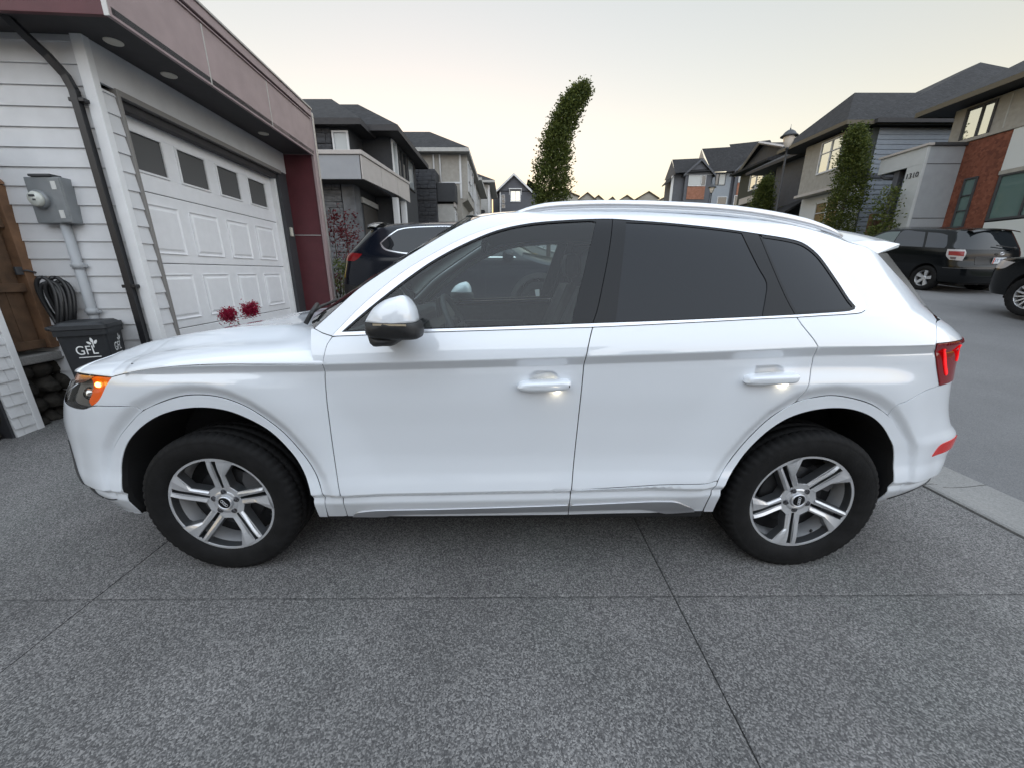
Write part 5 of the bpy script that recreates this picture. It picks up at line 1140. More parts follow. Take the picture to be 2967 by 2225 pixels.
KH['over'] = [('window_glass',[[(-.90,1.06),(-.55,1.26),(-.26,1.40),(.12,1.43)],[(.12,1.43),(.16,1.06)],[(.16,1.06),(-.90,1.06)]],glass_l,.004),
  ('window_glass',[[(.20,1.06),(.17,1.43),(.6,1.435),(.80,1.42)],[(.80,1.42),(1.02,1.06)],[(1.02,1.06),(.20,1.06)]],mat('car_glass_mid',(.055,.06,.07),.03,spec=.7),.004),
  ('window_glass',[[(.87,1.42),(1.2,1.40),(1.42,1.36)],[(1.42,1.36),(1.60,1.10),(1.58,1.06)],[(1.58,1.06),(1.08,1.06)],[(1.08,1.06),(.87,1.42)]],mat('car_glass_mid'),.004),
  ('rear_window',[[(1.86,1.06),(1.76,1.25),(1.68,1.40),(1.72,1.455)],[(1.72,1.455),(2.3,1.475),(3.2,1.475)],[(3.2,1.475),(3.3,1.045)],[(3.3,1.045),(2.2,1.045),(1.86,1.06)]],glass_o,.005),
  ('tail_lamp',[[(1.70,1.04),(1.74,.90),(1.90,.80)],[(1.90,.80),(2.35,.79)],[(2.35,.79),(2.38,.95),(2.30,1.04)],[(2.30,1.04),(1.70,1.04)]],clearl,.007),
  ('lamp_red',[[(1.77,.995),(1.81,.905)],[(1.81,.905),(2.33,.895)],[(2.33,.895),(2.30,1.0)],[(2.30,1.0),(1.77,.995)]],redl,.010),('lamp_lower',[[(1.88,.87),(1.93,.82)],[(1.93,.82),(2.10,.815)],[(2.10,.815),(2.10,.87)],[(2.10,.87),(1.88,.87)]],mat('lamp_smoke',(.12,.09,.10),.2),.010),
  ('door_handle',[[(.98,.94),(1.12,.945)],[(1.12,.945),(1.12,.97)],[(1.12,.97),(.98,.965)],[(.98,.965),(.98,.94)]],blackg,.025),
  ('plate_recess',[[(2.78,.70),(2.72,.88)],[(2.72,.88),(3.28,.88)],[(3.28,.88),(3.28,.70)],[(3.28,.70),(2.78,.70)]],blackp,.004),
  ('bumper_line',[[(1.75,.60),(2.6,.61),(3.3,.61)],[(3.3,.61),(3.3,.63)],[(3.3,.63),(2.6,.63),(1.75,.615)],[(1.75,.615),(1.75,.60)]],mat('bumper_grey',(.06,.06,.062),.35),.006)]
hb_ = empty('black_hatchback', (11.72,9.15,.0), -math.pi/2, 'black hatchback parked at the far kerb, rear towards the viewer', 'car')
bh,f3 = build_car(hb_, KH)
hb_.rotation_euler = (0,R(6.2),-math.pi/2+R(2)); hb_.location = (11.70,9.2,1.115)
mb = MB(); mb.bbox(2.105,2.118,-.155,.155,.735,.875,.004); pl_ = mb.build('number_plate', mat('plate_white',(.62,.66,.70),.4), bh)
t_ = text_obj('plate_lettering', 'ST 981', .10, mat('plate_blue',(.05,.07,.20),.5), pl_, .001); t_.matrix_local = Matrix.Translation((2.1195,.02,.805)) @ Matrix.Rotation(R(90),4,'Z') @ Matrix.Rotation(R(90),4,'X')
mb = MB(); mb.bbox(2.1185,2.120,-.152,-.125,.74,.87,.001); mb.build('plate_band', mat('plate_red',(.5,.08,.05),.5), pl_)
mb = MB(); mb.tube([(2.115,.05*math.cos(a)+.0,.965+.032*math.sin(a)) for a in np.linspace(0,2*math.pi,25)],.006,6); mb.tube([(2.117,.02*math.cos(a),.970+.030*math.sin(a)) for a in np.linspace(0,2*math.pi,21)],.005,6); mb.build('tailgate_badge', chrome, bh)
mb = MB(); mb.tube([(2.06,.30,1.09),(2.05,.05,1.12),(2.04,-.15,1.15)],.012,6); mb.tube([(2.06,.34,1.08),(2.07,.28,1.09)],.03,8); mb.build('rear_wiper', blackp, bh)
mb = MB(); rows = [[(1.66+.14*t,v*.60,1.470+.055*(1-v*v)-.01*t) for v in np.linspace(-1,1,15)] for t in (0,.5,1)]; rows.append([(1.83,y,z-.03) for x,y,z in rows[-1]]); grid_obj('spoiler', rows, blk, bh)
# -- third car, only its front wing reaches into the picture
KT = dict(KS); KT.update(paint=blk, clad=0, spk=14, over=[('window_glass',[wl,wt,wb],glass_o,.005),('headlamp',[[(-1.75,.90),(-1.95,.78),(-2.3,.76)],[(-2.3,.76),(-2.8,.80)],[(-2.8,.80),(-2.6,.90),(-1.75,.90)]],clearl,.006)])
tc_ = empty('black_sedan', (12.0,4.1,.55), -math.pi/2, 'black car with many-spoked wheel cut by the right edge', 'car')
bt,f4 = build_car(tc_, KT); tc_.rotation_euler = (0,R(6.5),-math.pi/2); tc_.location = (10.25,3.24,.52)
# ------------------------------------------------------------------ trees, shrubs, lamps
def leafmat(name, c0, c1):
    if name in M: return M[name]
    m = bpy.data.materials.new(name); m.use_nodes = True; M[name] = m; n = m.node_tree; b = n.nodes['Principled BSDF']
    gm = n.nodes.new('ShaderNodeNewGeometry')
    r = n.nodes.new('ShaderNodeValToRGB'); r.color_ramp.elements[0].color = (*c0,1); r.color_ramp.elements[1].color = (*c1,1); n.links.new(gm.outputs['Random Per Island'], r.inputs[0]); n.links.new(r.outputs[0], b.inputs['Base Color'])
    b.inputs['Roughness'].default_value = .55; b.inputs['Specular IOR Level'].default_value = .3
    tr = n.nodes.new('ShaderNodeBsdfTranslucent'); n.links.new(r.outputs[0], tr.inputs[0]); mx = n.nodes.new('ShaderNodeMixShader'); mx.inputs[0].default_value = .35
    n.links.new(b.outputs[0], mx.inputs[1]); n.links.new(tr.outputs[0], mx.inputs[2]); n.links.new(mx.outputs[0], n.nodes['Material Output'].inputs[0]); return m
bark = mat('bark_grey', (.075,.062,.050), .9, noise=.3, nscale=20, bump=.5, bscale=40)
hornb = leafmat('leaf_green', (.030,.050,.012), (.14,.165,.040)); yell = leafmat('leaf_lime', (.050,.075,.015), (.13,.15,.04)); redlf = leafmat('leaf_maroon', (.045,.006,.010), (.13,.015,.02)); rosef = leafmat('petal_crimson', (.22,.006,.03), (.42,.02,.07))
def leaf(vs, fs, c, d, n_, l, w_):
    s_ = d.cross(n_).normalized(); k = len(vs); t = c+d*l
    vs += [c, c+d*l*.45+s_*w_/2+n_*w_*.12, t, c+d*l*.45-s_*w_/2+n_*w_*.12]; fs.append((k,k+1,k+2,k+3))
def crown(name, axis, rad, n, l, m, parent, seed, lumps=None, upb=.35, gap=.12):
    """leaves spread through a crown that follows axis (list of points) with radius rad(t,angle)"""
    rr_ = random.Random(seed); vs = []; fs = []; A = [Vector(p) for p in axis]; N = len(A)-1
    cl = []
    for q in range(max(12,n//26)):
        t = rr_.random()**.85; i = min(N-1,int(t*N)); c = A[i].lerp(A[i+1], t*N-i); an = rr_.uniform(0,2*math.pi); ra = rad(t,an)*(.25+.75*rr_.random()**.45)
        if rr_.random() < gap and t > .08: continue
        cl.append((c+Vector((math.cos(an)*ra,math.sin(an)*ra,rr_.uniform(-.5,.5)*l)), Vector((math.cos(an),math.sin(an),0)), max(.5,ra/max(.01,rad(t,an)))))
    for c,o_,e in cl:
        for k in range(rr_.randint(18,34)):
            p = c+Vector((rr_.gauss(0,1),rr_.gauss(0,1),rr_.gauss(0,1.1)))*l*1.05
            d = (o_*.7+Vector((rr_.gauss(0,.6),rr_.gauss(0,.6),rr_.gauss(upb,.55)))).normalized(); n_ = Vector((rr_.gauss(0,1),rr_.gauss(0,1),rr_.gauss(.6,1))).normalized()
            leaf(vs, fs, p, d, n_, l*rr_.uniform(.6,1.15), l*rr_.uniform(.38,.6))
    mb = MB(); me = mesh_obj(name, vs, fs, m, parent); return me
def tree(nm, base, axis, r0, rad, n, l, m, label, cat, group=None, seed=1, nb=9, stake=False):
    T_ = empty(nm, base, 0, label, cat, group); A = [Vector(p) for p in axis]
    mb = MB(); mb.tube([(0,0,-.2)]+[tuple(p) for p in A], [r0*1.15]+[r0*(1-.8*i/(len(A)-1)) for i in range(len(A))], 8); tr = mb.build('trunk', bark, T_); rr_ = random.Random(seed)
    for q in range(nb):
        t = .12+.75*q/nb; i = min(len(A)-2,int(t*(len(A)-1))); c = A[i].lerp(A[i+1],t*(len(A)-1)-i); an = q*2.4; ra = rad(t,an)*.8
        mb = MB(); mb.tube([tuple(c),tuple(c+Vector((math.cos(an)*ra*.6,math.sin(an)*ra*.6,ra*.8))),tuple(c+Vector((math.cos(an)*ra,math.sin(an)*ra,ra*1.6)))],[r0*.35*(1-t*.5),r0*.2,r0*.08],5); mb.build('branch', bark, tr)
    crown('crown', axis, rad, n, l, m, T_, seed); return T_
# tall columnar hornbeam leaning to the right behind the white car
def rA(t,a): return (.05+.92*math.sin(min(1,t*1.9+.35)*math.pi/2)*(1-t)**.62)*(1+.20*math.sin(3*a+9*t)+.14*math.sin(19*t))*.86
axA = [(0,0,.9),(0,0,2.0),(.03,0,3.0),(.12,0,4.0),(.28,0,4.9),(.55,0,5.75),(.92,0,6.4),(1.32,0,6.78)]
tree('hornbeam_tree', (1.78,16,g(16)), axA, .09, lambda t,a: rA(t,a)*(1.12 if t < .35 else 1.), 30000, .125, hornb, 'tall columnar tree with bent leaning top behind the white SUV', 'tree', seed=3)
tree('columnar_tree', (16.0,17.2,g(17.2)), [(0,0,.9),(0,0,2.2),(.0,0,3.4),(-.05,0,4.6),(-.15,0,5.55)], .07, lambda t,a: (.62*(1-t)**.5+.10)*(1+.2*math.sin(3*a+8*t)), 15000, .12, hornb, 'narrow green tree in front of the dark roofed house', 'tree', 'street trees along the far footpath', seed=5)
tree('columnar_tree', (16.9,25,g(25)), [(0,0,.5),(0,0,1.8),(.0,0,3.1),(0,0,4.4)], .07, lambda t,a: (.85*(1-t)**.6+.08)*(1+.2*math.sin(3*a+8*t)), 11000, .14, hornb, 'short bushy tree beside the tall street lamp', 'tree', 'street trees along the far footpath', seed=8)
sp_ = tree('young_tree', (15.9,14.8,g(14.8)), [(0,0,.9),(0,0,1.5),(.03,0,2.2),(.02,0,2.9)], .035, lambda t,a: (.42*(1-t)**.5+.06)*(1+.25*math.sin(3*a+8*t)), 1500, .13, yell, 'young lime leaved tree tied to a stake by the fence', 'tree', seed=11)
mb = MB(); mb.tube([(.22,-.1,0),(.22,-.1,1.5)],.04,8); mb.build('stake', mat('stake_wood',(.25,.20,.14),.9), sp_)
tree('columnar_tree', (12.2,37,g(37)), [(0,0,.5),(0,0,1.4),(.0,0,2.4),(0,0,3.2)], .05, lambda t,a: (.5*(1-t)**.6+.08)*(1+.2*math.sin(3*a+8*t)), 1500, .16, hornb, 'small dark tree beside the distant street lamp', 'tree', 'street trees along the far footpath', seed=14)
# maple with dark red leaves, shrub under it, flowers by the garage
def shrub(nm, base, r, h, n, l, m, label, cat, seed, stems=5):
    S_ = empty(nm, base, 0, label, cat); rr_ = random.Random(seed)
    for q in range(stems):
        an = q*2*math.pi/stems+.4; mb = MB(); mb.tube([(0,0,-.15),(math.cos(an)*r*.3,math.sin(an)*r*.3,h*.45),(math.cos(an)*r*.7,math.sin(an)*r*.7,h*.85)],[.018,.012,.005],5); mb.build('stem', bark, S_)
    crown('foliage', [(0,0,h*.1),(0,0,h*.4),(0,0,h*.7),(0,0,h*.95)], lambda t,a: r*math.sin(math.pi*(.18+.75*t))**.7*(1+.25*math.sin(3*a+7*t)), n, l, m, S_, seed, gap=.25); return S_
shrub('maple_shrub', (-4.25,7.3,.85), .62, 2.0, 1700, .085, redlf, 'dark red maple shrub between the garage and the dark SUV', 'shrub', 21, 4)
shrub('green_shrub', (-3.95,6.5,.72), .38, .95, 900, .07, hornb, 'low green shrub under the red maple', 'shrub', 22)
fb = shrub('flower_shrub', (-3.05,1.82,.10), .22, .80, 500, .05, hornb, 'crimson flowering shrub before the garage door', 'shrub', 23)

for sd,ax in ((24,[(-.06,-.10,.84),(-.05,-.10,.88),(-.04,-.09,.92)]),(25,[(.03,.13,.88),(.04,.13,.93),(.05,.14,.98)])):
    tag(crown('blooms', ax, lambda t,a: .045, 1500, .024, rosef, fb, sd, gap=0), kind='stuff')
shrub('verge_shrub', (15.1,10.2,g(10.2)), .35, 1.0, 700, .08, hornb, 'small shrub behind the black hatchback', 'shrub', 26)
# street lamps
lampm = mat('lamp_post_paint', (.020,.022,.026), .45); globe = mat('lamp_globe', (.75,.68,.60), .25, coat=.5)
def street_lamp(base, h, label, lean=0.):
    L_ = empty('street_lamp', base, 0, label, 'street lamp', 'street lamps along the far footpath')
    mb = MB(); mb.lathe([(0,0),(.11,0),(.11,.5),(.075,.62),(.055,.7),(.042,h-1.0),(.04,h-.82),(.07,h-.80),(.07,h-.74),(.05,h-.72)],16,(0,0,0),2); mb.build('post', lampm, L_)
    mb = MB(); mb.lathe([(.05,h-.73),(.12,h-.66),(.19,h-.48),(.215,h-.34),(.215,h-.30)],20,(0,0,0),2); mb.build('lamp_globe', globe, L_)
    mb = MB(); mb.lathe([(.34,h-.30),(.34,h-.27),(.27,h-.22),(.20,h-.12),(.10,h-.05),(.03,h-.03),(.025,h+.02),(.008,h+.05),(.006,h+.17)],24,(0,0,0),2); mb.lathe([(0,h-.295),(.34,h-.30)],24,(0,0,0),2); mb.build('lamp_hood', lampm, L_)
    return L_
street_lamp((12.33,16.5,g(16.5)), 7.32-g(16.5)+.13, 'tall black street lamp beside the columnar trees')
street_lamp((17.75,34,g(34)), 8.8-g(34), 'distant small street lamp before the brick townhouses')
# ------------------------------------------------------------------ houses up the street (world coordinates, each a thing with parts)
class House:
    def __init__(s, nm, base, label, cat='house', group=None): s.o = empty(nm, base, 0, label, cat, group); s.b = Vector(base)
    def put(s, nm, mbx, m, parent=None):
        b = s.b; mbx.v = [(x-b.x,y-b.y,z-b.z) for x,y,z in mbx.v]; return mbx.build(nm, m, parent or s.o)
    def box(s, nm, m, x0,x1,y0,y1,z0,z1, bev=.01, parent=None): mbx = MB(); mbx.bbox(x0,x1,y0,y1,z0,z1,bev); return s.put(nm, mbx, m, parent)
    def poly(s, nm, m, vs, fs, parent=None): mbx = MB(); mbx.add(vs, fs); return s.put(nm, mbx, m, parent)
    def winY(s, x0,x1,z0,z1,y, gm, fm, mull=(), t=.06, tr=(), parent=None):
        """window in a wall that faces -y"""
        mbx = MB()
        for a,b,c,d in ((x0-t,x1+t,z0-t,z0),(x0-t,x1+t,z1,z1+t),(x0-t,x0,z0,z1),(x1,x1+t,z0,z1)): mbx.bbox(a,b,y-.05,y+.02,c,d,.006)
        for q in mull: mbx.bbox(q-.025,q+.025,y-.04,y+.02,z0,z1,.004)
        for q in tr: mbx.bbox(x0,x1,y-.035,y+.02,q-.02,q+.02,.004)
        w_ = s.put('window_frame', mbx, fm, parent); g_ = MB(); g_.box(x0,x1,y-.004,y+.01,z0,z1); g_.v = [(a-s.b.x,b-s.b.y,c-s.b.z) for a,b,c in g_.v]; g_.build('window_pane', gm, w_); return w_
    def winX(s, y0,y1,z0,z1,x, sg, gm, fm, mull=(), t=.06, tr=()):
        """window in a wall that faces sg*x"""
        mbx = MB(); a0,a1 = sorted((x-sg*.02,x+sg*.05)); b0,b1 = sorted((x-sg*.01,x+sg*.004))
        for a,b,c,d in ((y0-t,y1+t,z0-t,z0),(y0-t,y1+t,z1,z1+t),(y0-t,y0,z0,z1),(y1,y1+t,z0,z1)): mbx.bbox(a0,a1,a,b,c,d,.006)
        for q in mull: mbx.bbox(a0,a1-.0,q-.03,q+.03,z0,z1,.004)
        for q in tr: mbx.bbox(a0,a1,y0,y1,q-.02,q+.02,.004)
        w_ = s.put('window_frame', mbx, fm); g_ = MB(); g_.box(b0,b1,y0,y1,z0,z1); g_.v = [(a-s.b.x,b-s.b.y,c-s.b.z) for a,b,c in g_.v]; g_.build('window_pane', gm, w_); return w_
    def hip(s, nm, m, x0,x1,y0,y1,z,h, ov, soffm, fm, axis='y', inset=None, fas=.18):
        """hipped roof with overhang, soffit and fascia"""
        X0,X1,Y0,Y1 = x0-ov,x1+ov,y0-ov,y1+ov; w_ = (X1-X0) if axis == 'y' else (Y1-Y0); i_ = inset if inset is not None else w_/2
        if axis == 'y': r0,r1 = ((X0+X1)/2,Y0+i_,z+h),((X0+X1)/2,Y1-i_,z+h)
        else: r0,r1 = (X0+i_,(Y0+Y1)/2,z+h),(X1-i_,(Y0+Y1)/2,z+h)
        c = [(X0,Y0,z),(X1,Y0,z),(X1,Y1,z),(X0,Y1,z)]
        fs = [(0,1,4),(1,2,5,4),(2,3,5),(3,0,4,5)] if axis == 'y' else [(0,1,5,4),(1,2,5),(2,3,4,5),(3,0,4)]
        rf_ = s.poly(nm, m, c+[r0,r1], fs)
        mbx = MB(); mbx.box(X0+.02,X1-.02,Y0+.02,Y1-.02,z-fas+.02,z-fas+.05); s.put('soffit', mbx, soffm, rf_)
        for a,b,cc,d in ((X0,X1,Y0,Y0+.03),(X0,X1,Y1-.03,Y1),(X0,X0+.03,Y0+.03,Y1-.03),(X1-.03,X1,Y0+.03,Y1-.03)):
            mbx = MB(); mbx.box(a,b,cc,d,z-fas,z-.002); s.put('fascia', mbx, fm, rf_)
        return rf_
    def gableY(s, nm, m, x0,x1,y0,y1,z,h, ov, trimm, wallm, t=.16, xm=None):
        """gable whose triangle faces -y, ridge along y"""
        xm = (x0+x1)/2 if xm is None else xm; X0,X1,Y0,Y1 = x0-ov,x1+ov,y0-ov,y1+ov; k = h/((x1-x0)/2); zl = z-ov*k
        vs = [(X0,Y0,zl),(xm,Y0,z+h),(X1,Y0,zl),(X0,Y1,zl),(xm,Y1,z+h),(X1,Y1,zl)]; up_ = [(a,b,c+t) for a,b,c in vs]
        rf_ = s.poly(nm, m, vs+up_, [(6,7,10,9),(7,8,11,10),(0,3,4,1),(1,4,5,2),(0,6,9,3),(2,5,11,8),(3,9,10,4),(4,10,11,5)])
        mbx = MB()
        for a,b in ((0,1),(1,2)): p,q = vs[a],vs[b]; mbx.add([(p[0],Y0-.03,p[2]-.06),(q[0],Y0-.03,q[2]-.06),(q[0],Y0-.03,q[2]+t+.02),(p[0],Y0-.03,p[2]+t+.02),(p[0],Y0+.02,p[2]-.06),(q[0],Y0+.02,q[2]-.06),(q[0],Y0+.02,q[2]+t+.02),(p[0],Y0+.02,p[2]+t+.02)],[(0,1,2,3),(4,7,6,5),(0,4,5,1),(3,2,6,7),(0,3,7,4),(1,5,6,2)])
        s.put('barge_board', mbx, trimm, rf_); s.poly('gable_wall', wallm, [(x0,y0,z),(x1,y0,z),(xm,y0,z+h)], [(0,1,2)]); return rf_
    def lap(s, x0,x1,z0,z1,ex,y,m, nm='siding_board'):
        z = z0
        while z < z1-.02:
            zt = min(z+ex,z1); mbx = MB(); mbx.add([(x0,y-.03,z),(x1,y-.03,z),(x1,y-.008,zt),(x0,y-.008,zt),(x0,y,z),(x1,y,z)],[(0,1,2,3),(4,5,1,0)]); s.put(nm, mbx, m); z = zt
    def stone(s, x0,x1,z0,z1,y,m, rows, seed, nm='ledge_stone'):
        """stacked ledge stones on a wall that faces -y: one shared unit block, scaled"""
        rr_ = random.Random(seed); me = bpy.data.meshes.new(nm); bm = bmesh.new(); bmesh.ops.create_cube(bm, size=1); bmesh.ops.bevel(bm, geom=bm.edges[:], offset=.06, segments=1, affect='EDGES'); bm.to_mesh(me); bm.free(); me.materials.append(m)
        h = (z1-z0)/rows
        for r_ in range(rows):
            x = x0
            while x < x1-.02:
                w_ = min(rr_.uniform(.25,.75), x1-x); o = bpy.data.objects.new(nm, me); COL.objects.link(o); o.parent = s.o; d = rr_.uniform(.05,.11)
                o.location = Vector((x+w_/2,y-d/2+.02,z0+(r_+.5)*h))-s.b; o.scale = (w_-.012,d,h-.008); x += w_
shing = grain('roof_shingles', (.006,.006,.007), (.013,.013,.0145), (.028,.028,.031), 9, rough=.9, big=(.85,1.2), bump=.4, dist=.02)
stone_d = mat('ledge_stone_dark', (.040,.042,.048), .75, noise=.45, nscale=2.2, bump=.5, bscale=14)
stone_g = mat('ledge_stone_grey', (.115,.12,.13), .75, noise=.35, nscale=2.5, bump=.5, bscale=14)
stucco_d = mat('stucco_charcoal', (.040,.042,.046), .85, noise=.1, nscale=8); stucco_b = mat('stucco_beige', (.33,.315,.285), .85, noise=.1, nscale=6)
stucco_l = mat('stucco_pale', (.40,.40,.385), .8, noise=.08, nscale=6); bal_g = mat('balcony_grey', (.28,.29,.31), .6, noise=.05, nscale=4); bal_l = mat('balcony_cream', (.42,.39,.37), .55, noise=.06, nscale=4)
white_t = mat('trim_white', (.62,.63,.64), .6); bluegrey = mat('board_bluegrey', (.25,.28,.32), .65, noise=.06, nscale=5); slate = mat('board_slate', (.085,.09,.105), .7, noise=.08, nscale=5)
brick = grain('brick_red', (.10,.030,.018), (.16,.050,.028), (.23,.085,.05), 11, rough=.85, big=(.85,1.15), bump=.3, dist=.01)
brick_o = grain('brick_orange', (.20,.085,.05), (.27,.12,.075), (.33,.16,.11), 8, rough=.85, big=(.9,1.1), bump=.2, dist=.01)
curt = mat('curtained_glass', (.36,.39,.40), .08, coat=.6)
# ---- house with cream balcony and dark stone, left of the street
gz = g(11)
h2 = House('balcony_house', (-8,13,gz), 'dark stone house with cream balcony behind the garage')
h2.box('wall', stucco_d, -11,-5.45,12.2,18.5,gz-.5,6.2,.02)
h2.box('wall', stucco_d, -11,-4.39,13.4,17.2,gz-.5,6.3,.02)
h2.box('lower_wall', stucco_d, -11,-5.15,11.3,20.,gz-.6,4.25,.02)
h2.stone(-9.2,-5.55,gz-.1,4.20,11.28,stone_g,17,31); h2.stone(-9.0,-6.05,5.00,6.10,12.18,stone_d,7,32)
h2.box('stone_pier', stone_g, -5.52,-5.10,11.18,11.75,gz-.4,4.22,.03)
h2.winY(-5.95,-5.52,5.02,5.95,12.18,curt,white_t)
h2.box('balcony_face', bal_g, -9.5,-4.545,10.50,10.56,4.19,4.86,.01); h2.box('balcony_cap', bal_l, -9.5,-4.50,10.46,10.60,4.865,4.985,.01)
h2.box('balcony_floor', soff, -9.5,-4.56,10.56,14.2,4.19,4.26,.01)
P0 = Vector((-4.52,10.5)); P1 = Vector((-4.03,14.27)); dd_ = (P1-P0)
for a,b in ((0,.345),(.35,.695),(.70,1.)):
    p,q = P0+dd_*a, P0+dd_*b; mbx = MB(); mbx.add([(p.x,p.y,4.20),(q.x,q.y,4.13 if b == 1. else 4.20),(q.x,q.y,4.82),(p.x,p.y,4.86),(p.x-.06,p.y,4.20),(q.x-.06,q.y,4.20),(q.x-.06,q.y,4.82),(p.x-.06,p.y,4.86)],[(0,1,2,3),(4,7,6,5),(3,2,6,7),(0,4,5,1),(0,3,7,4),(1,5,6,2)]); h2.put('balcony_panel', mbx, bal_l)
mbx = MB(); p,q = P0,P1; mbx.add([(p.x+.03,p.y-.03,4.865),(q.x+.03,q.y,4.80),(q.x+.03,q.y,4.88),(p.x+.03,p.y-.03,4.985),(p.x-.10,p.y,4.865),(q.x-.10,q.y,4.80),(q.x-.10,q.y,4.88),(p.x-.10,p.y,4.985)],[(0,1,2,3),(4,7,6,5),(3,2,6,7),(0,4,5,1),(0,3,7,4),(1,5,6,2)]); h2.put('balcony_coping', mbx, bal_l)
for z in (4.90,): h2.winX(13.5,14.0,5.0,6.1,-4.39,1,curt,white_t); h2.winX(14.3,15.4,5.0,6.1,-4.39,1,hglass,dgrey,mull=(14.8,)); h2.winX(15.7,16.7,5.0,6.1,-4.39,1,curt,dgrey)
h2.box('garage_door', mat('bronze_door',(.06,.055,.05),.5), -5.16,-5.12,12.0,14.9,gz-.2,3.72,.01); h2.box('garage_trim', stucco_l, -5.16,-5.06,11.8,15.1,3.74,3.92,.01)
h2.box('column', white_t, -4.45,-4.25,13.2,13.4,gz-.2,4.15,.01); h2.box('column', white_t, -4.35,-4.15,13.95,14.15,gz-.2,4.15,.01)
h2.hip('roof', shing, -11.2,-5.45,12.4,20,6.28,2.15,.55,soff,soff,axis='x',inset=2.6)
h2.hip('roof', shing, -9,-4.42,13.2,17.4,6.36,1.55,.52,soff,soff,axis='x',inset=2.2)
# ---- beige house with black stone wall
gz = g(19)
h3 = House('beige_house', (-6,20,gz), 'beige stucco house with black stone garage wall')
h3.box('stone_wall', stone_d, -8.5,-3.82,19.02,26,gz-.5,6.46,.02); h3.stone(-7.2,-3.80,gz+.2,6.46,19.02,stone_d,22,41)
h3.box('wall', stucco_b, -9,-2.62,20.2,27,gz-.5,7.50,.02); h3.box('bay', stucco_b, -3.4,-2.30,20.3,24,5.25,7.50,.02); h3.poly('bay_base', stucco_b, [(-3.4,20.3,5.25),(-2.3,20.3,5.25),(-2.3,24,5.25),(-3.4,24,5.25),(-3.4,20.3,4.7),(-3.4,24,4.7)], [(0,1,4),(1,2,5,4),(2,3,5)])
h3.box('corner_board', white_t, -2.70,-2.60,20.17,20.30,5.3,7.42,.01); h3.box('band', white_t, -8,-2.62,20.15,20.21,6.02,6.10,.005)
for x in (-4.05,-3.72):
    mbx = MB(); mbx.tube([(x,20.1,7.40),(x,20.12,7.2),(x+.02,20.12,5.5)],.045,8); h3.put('downspout', mbx, white_t)
h3.winX(20.6,22.1,5.75,7.15,-2.295,1,sglass,white_t,mull=(21.3,),tr=(6.3,)); h3.winX(22.5,23.6,5.75,7.15,-2.295,1,sglass,white_t)
h3.box('balcony_screen', stucco_d, -3.80,-2.85,19.25,20.15,4.98,5.88,.02)
h3.box('garage_wall', stucco_l, -3.9,-2.95,19.4,26,gz-.4,4.9,.02); 
for a,b in ((19.35,20.5),(20.55,21.8),(21.85,23.2)): h3.box('fascia_panel', bal_l, -2.98,-2.90,a,b,4.75,5.42,.01)
h3.winX(19.7,21.3,3.2,4.5,-2.95,1,hglass,white_t,mull=(20.2,20.7)); h3.winX(21.8,23.4,3.2,4.5,-2.95,1,hglass,white_t,mull=(22.6,))
h3.hip('roof', shing, -9.2,-2.62,20.2,26,7.62,1.75,.50,stucco_l,stucco_l,axis='x',inset=2.6)
# ---- two more pale houses up the hill
gz = g(28)
h4 = House('pale_house', (-5,30,gz), 'grey and white house beyond the beige one', group='houses up the left side of the street')
h4.box('wall', stucco_b, -8,-2.55,28,34,gz-.5,7.75,.02); h4.box('corner_board', white_t, -2.62,-2.48,27.95,28.1,gz,7.6,.01); h4.winX(28.6,29.9,5.9,7.3,-2.55,1,sglass,white_t,mull=(29.2,),tr=(6.4,)); h4.winX(30.6,31.9,5.9,7.3,-2.55,1,sglass,white_t); h4.box('band', white_t, -2.6,-2.5,28.1,34,5.55,5.70,.01)
h4.box('lower_wall', slate, -8,-2.45,28.3,34,gz-.5,5.1,.02); h4.winX(28.8,30.2,3.6,4.8,-2.45,1,hglass,white_t,mull=(29.5,)); h4.hip('roof', shing, -8,-2.55,28,34.2,7.9,1.5,.55,stucco_l,stucco_l,axis='x',inset=2.4)
gz = g(36)
h5 = House('pale_house', (-5,38,gz), 'white house just left of the grey gabled house', group='houses up the left side of the street')
h5.box('wall', stucco_l, -7,-1.95,36,43,gz-.5,9.2,.02); h5.box('corner_board', white_t, -2.02,-1.85,35.94,36.1,gz,9.1,.01); h5.winX(36.6,38.0,7.3,8.8,-1.95,1,sglass,white_t,mull=(37.3,),tr=(7.9,)); h5.winX(38.8,40.3,7.3,8.8,-1.95,1,sglass,white_t); h5.winX(36.6,38.0,5.2,6.6,-1.95,1,hglass,white_t,mull=(37.3,)); h5.box('porch_wall', stucco_d, -3.3,-2.3,35.2,35.95,5.4,6.9,.02)
h5.hip('roof', shing, -7,-1.95,36,43.2,9.4,1.7,.6,stucco_l,stucco_l,axis='x',inset=2.6)
# ---- grey gabled house at the bend
gz = g(44)
h6 = House('gabled_house', (1,46,gz), 'slate grey house with white trimmed gable left of the tall tree')
h6.box('wall', slate, -1.1,3.4,44,52,gz-.5,10.05,.02); h6.gableY('roof', shing, -1.3,2.25,43.9,52,10.1,1.55,.35,white_t,slate,xm=.46); h6.box('side_wall', slate, -1.9,-1.05,44.6,52,gz-.5,10.0,.02)
h6.winY(.17,1.14,9.08,10.08,43.98,sglass,white_t,mull=(.66,),t=.10); h6.box('window_hood', white_t, -.1,1.35,43.75,44.0,10.24,10.34,.01)
for a in (-.02,1.3): mbx = MB(); mbx.add([(a-.04,43.78,10.24),(a+.04,43.78,10.24),(a+.04,43.97,9.7),(a-.04,43.97,9.7),(a-.04,43.97,10.24),(a+.04,43.97,10.24)],[(0,1,2,3),(0,3,4),(1,5,2),(3,2,5,4),(0,4,5,1)]); h6.put('bracket', mbx, white_t)
h6.box('corner_board', white_t, -1.12,-.98,43.93,44.1,gz,10.0,.01)
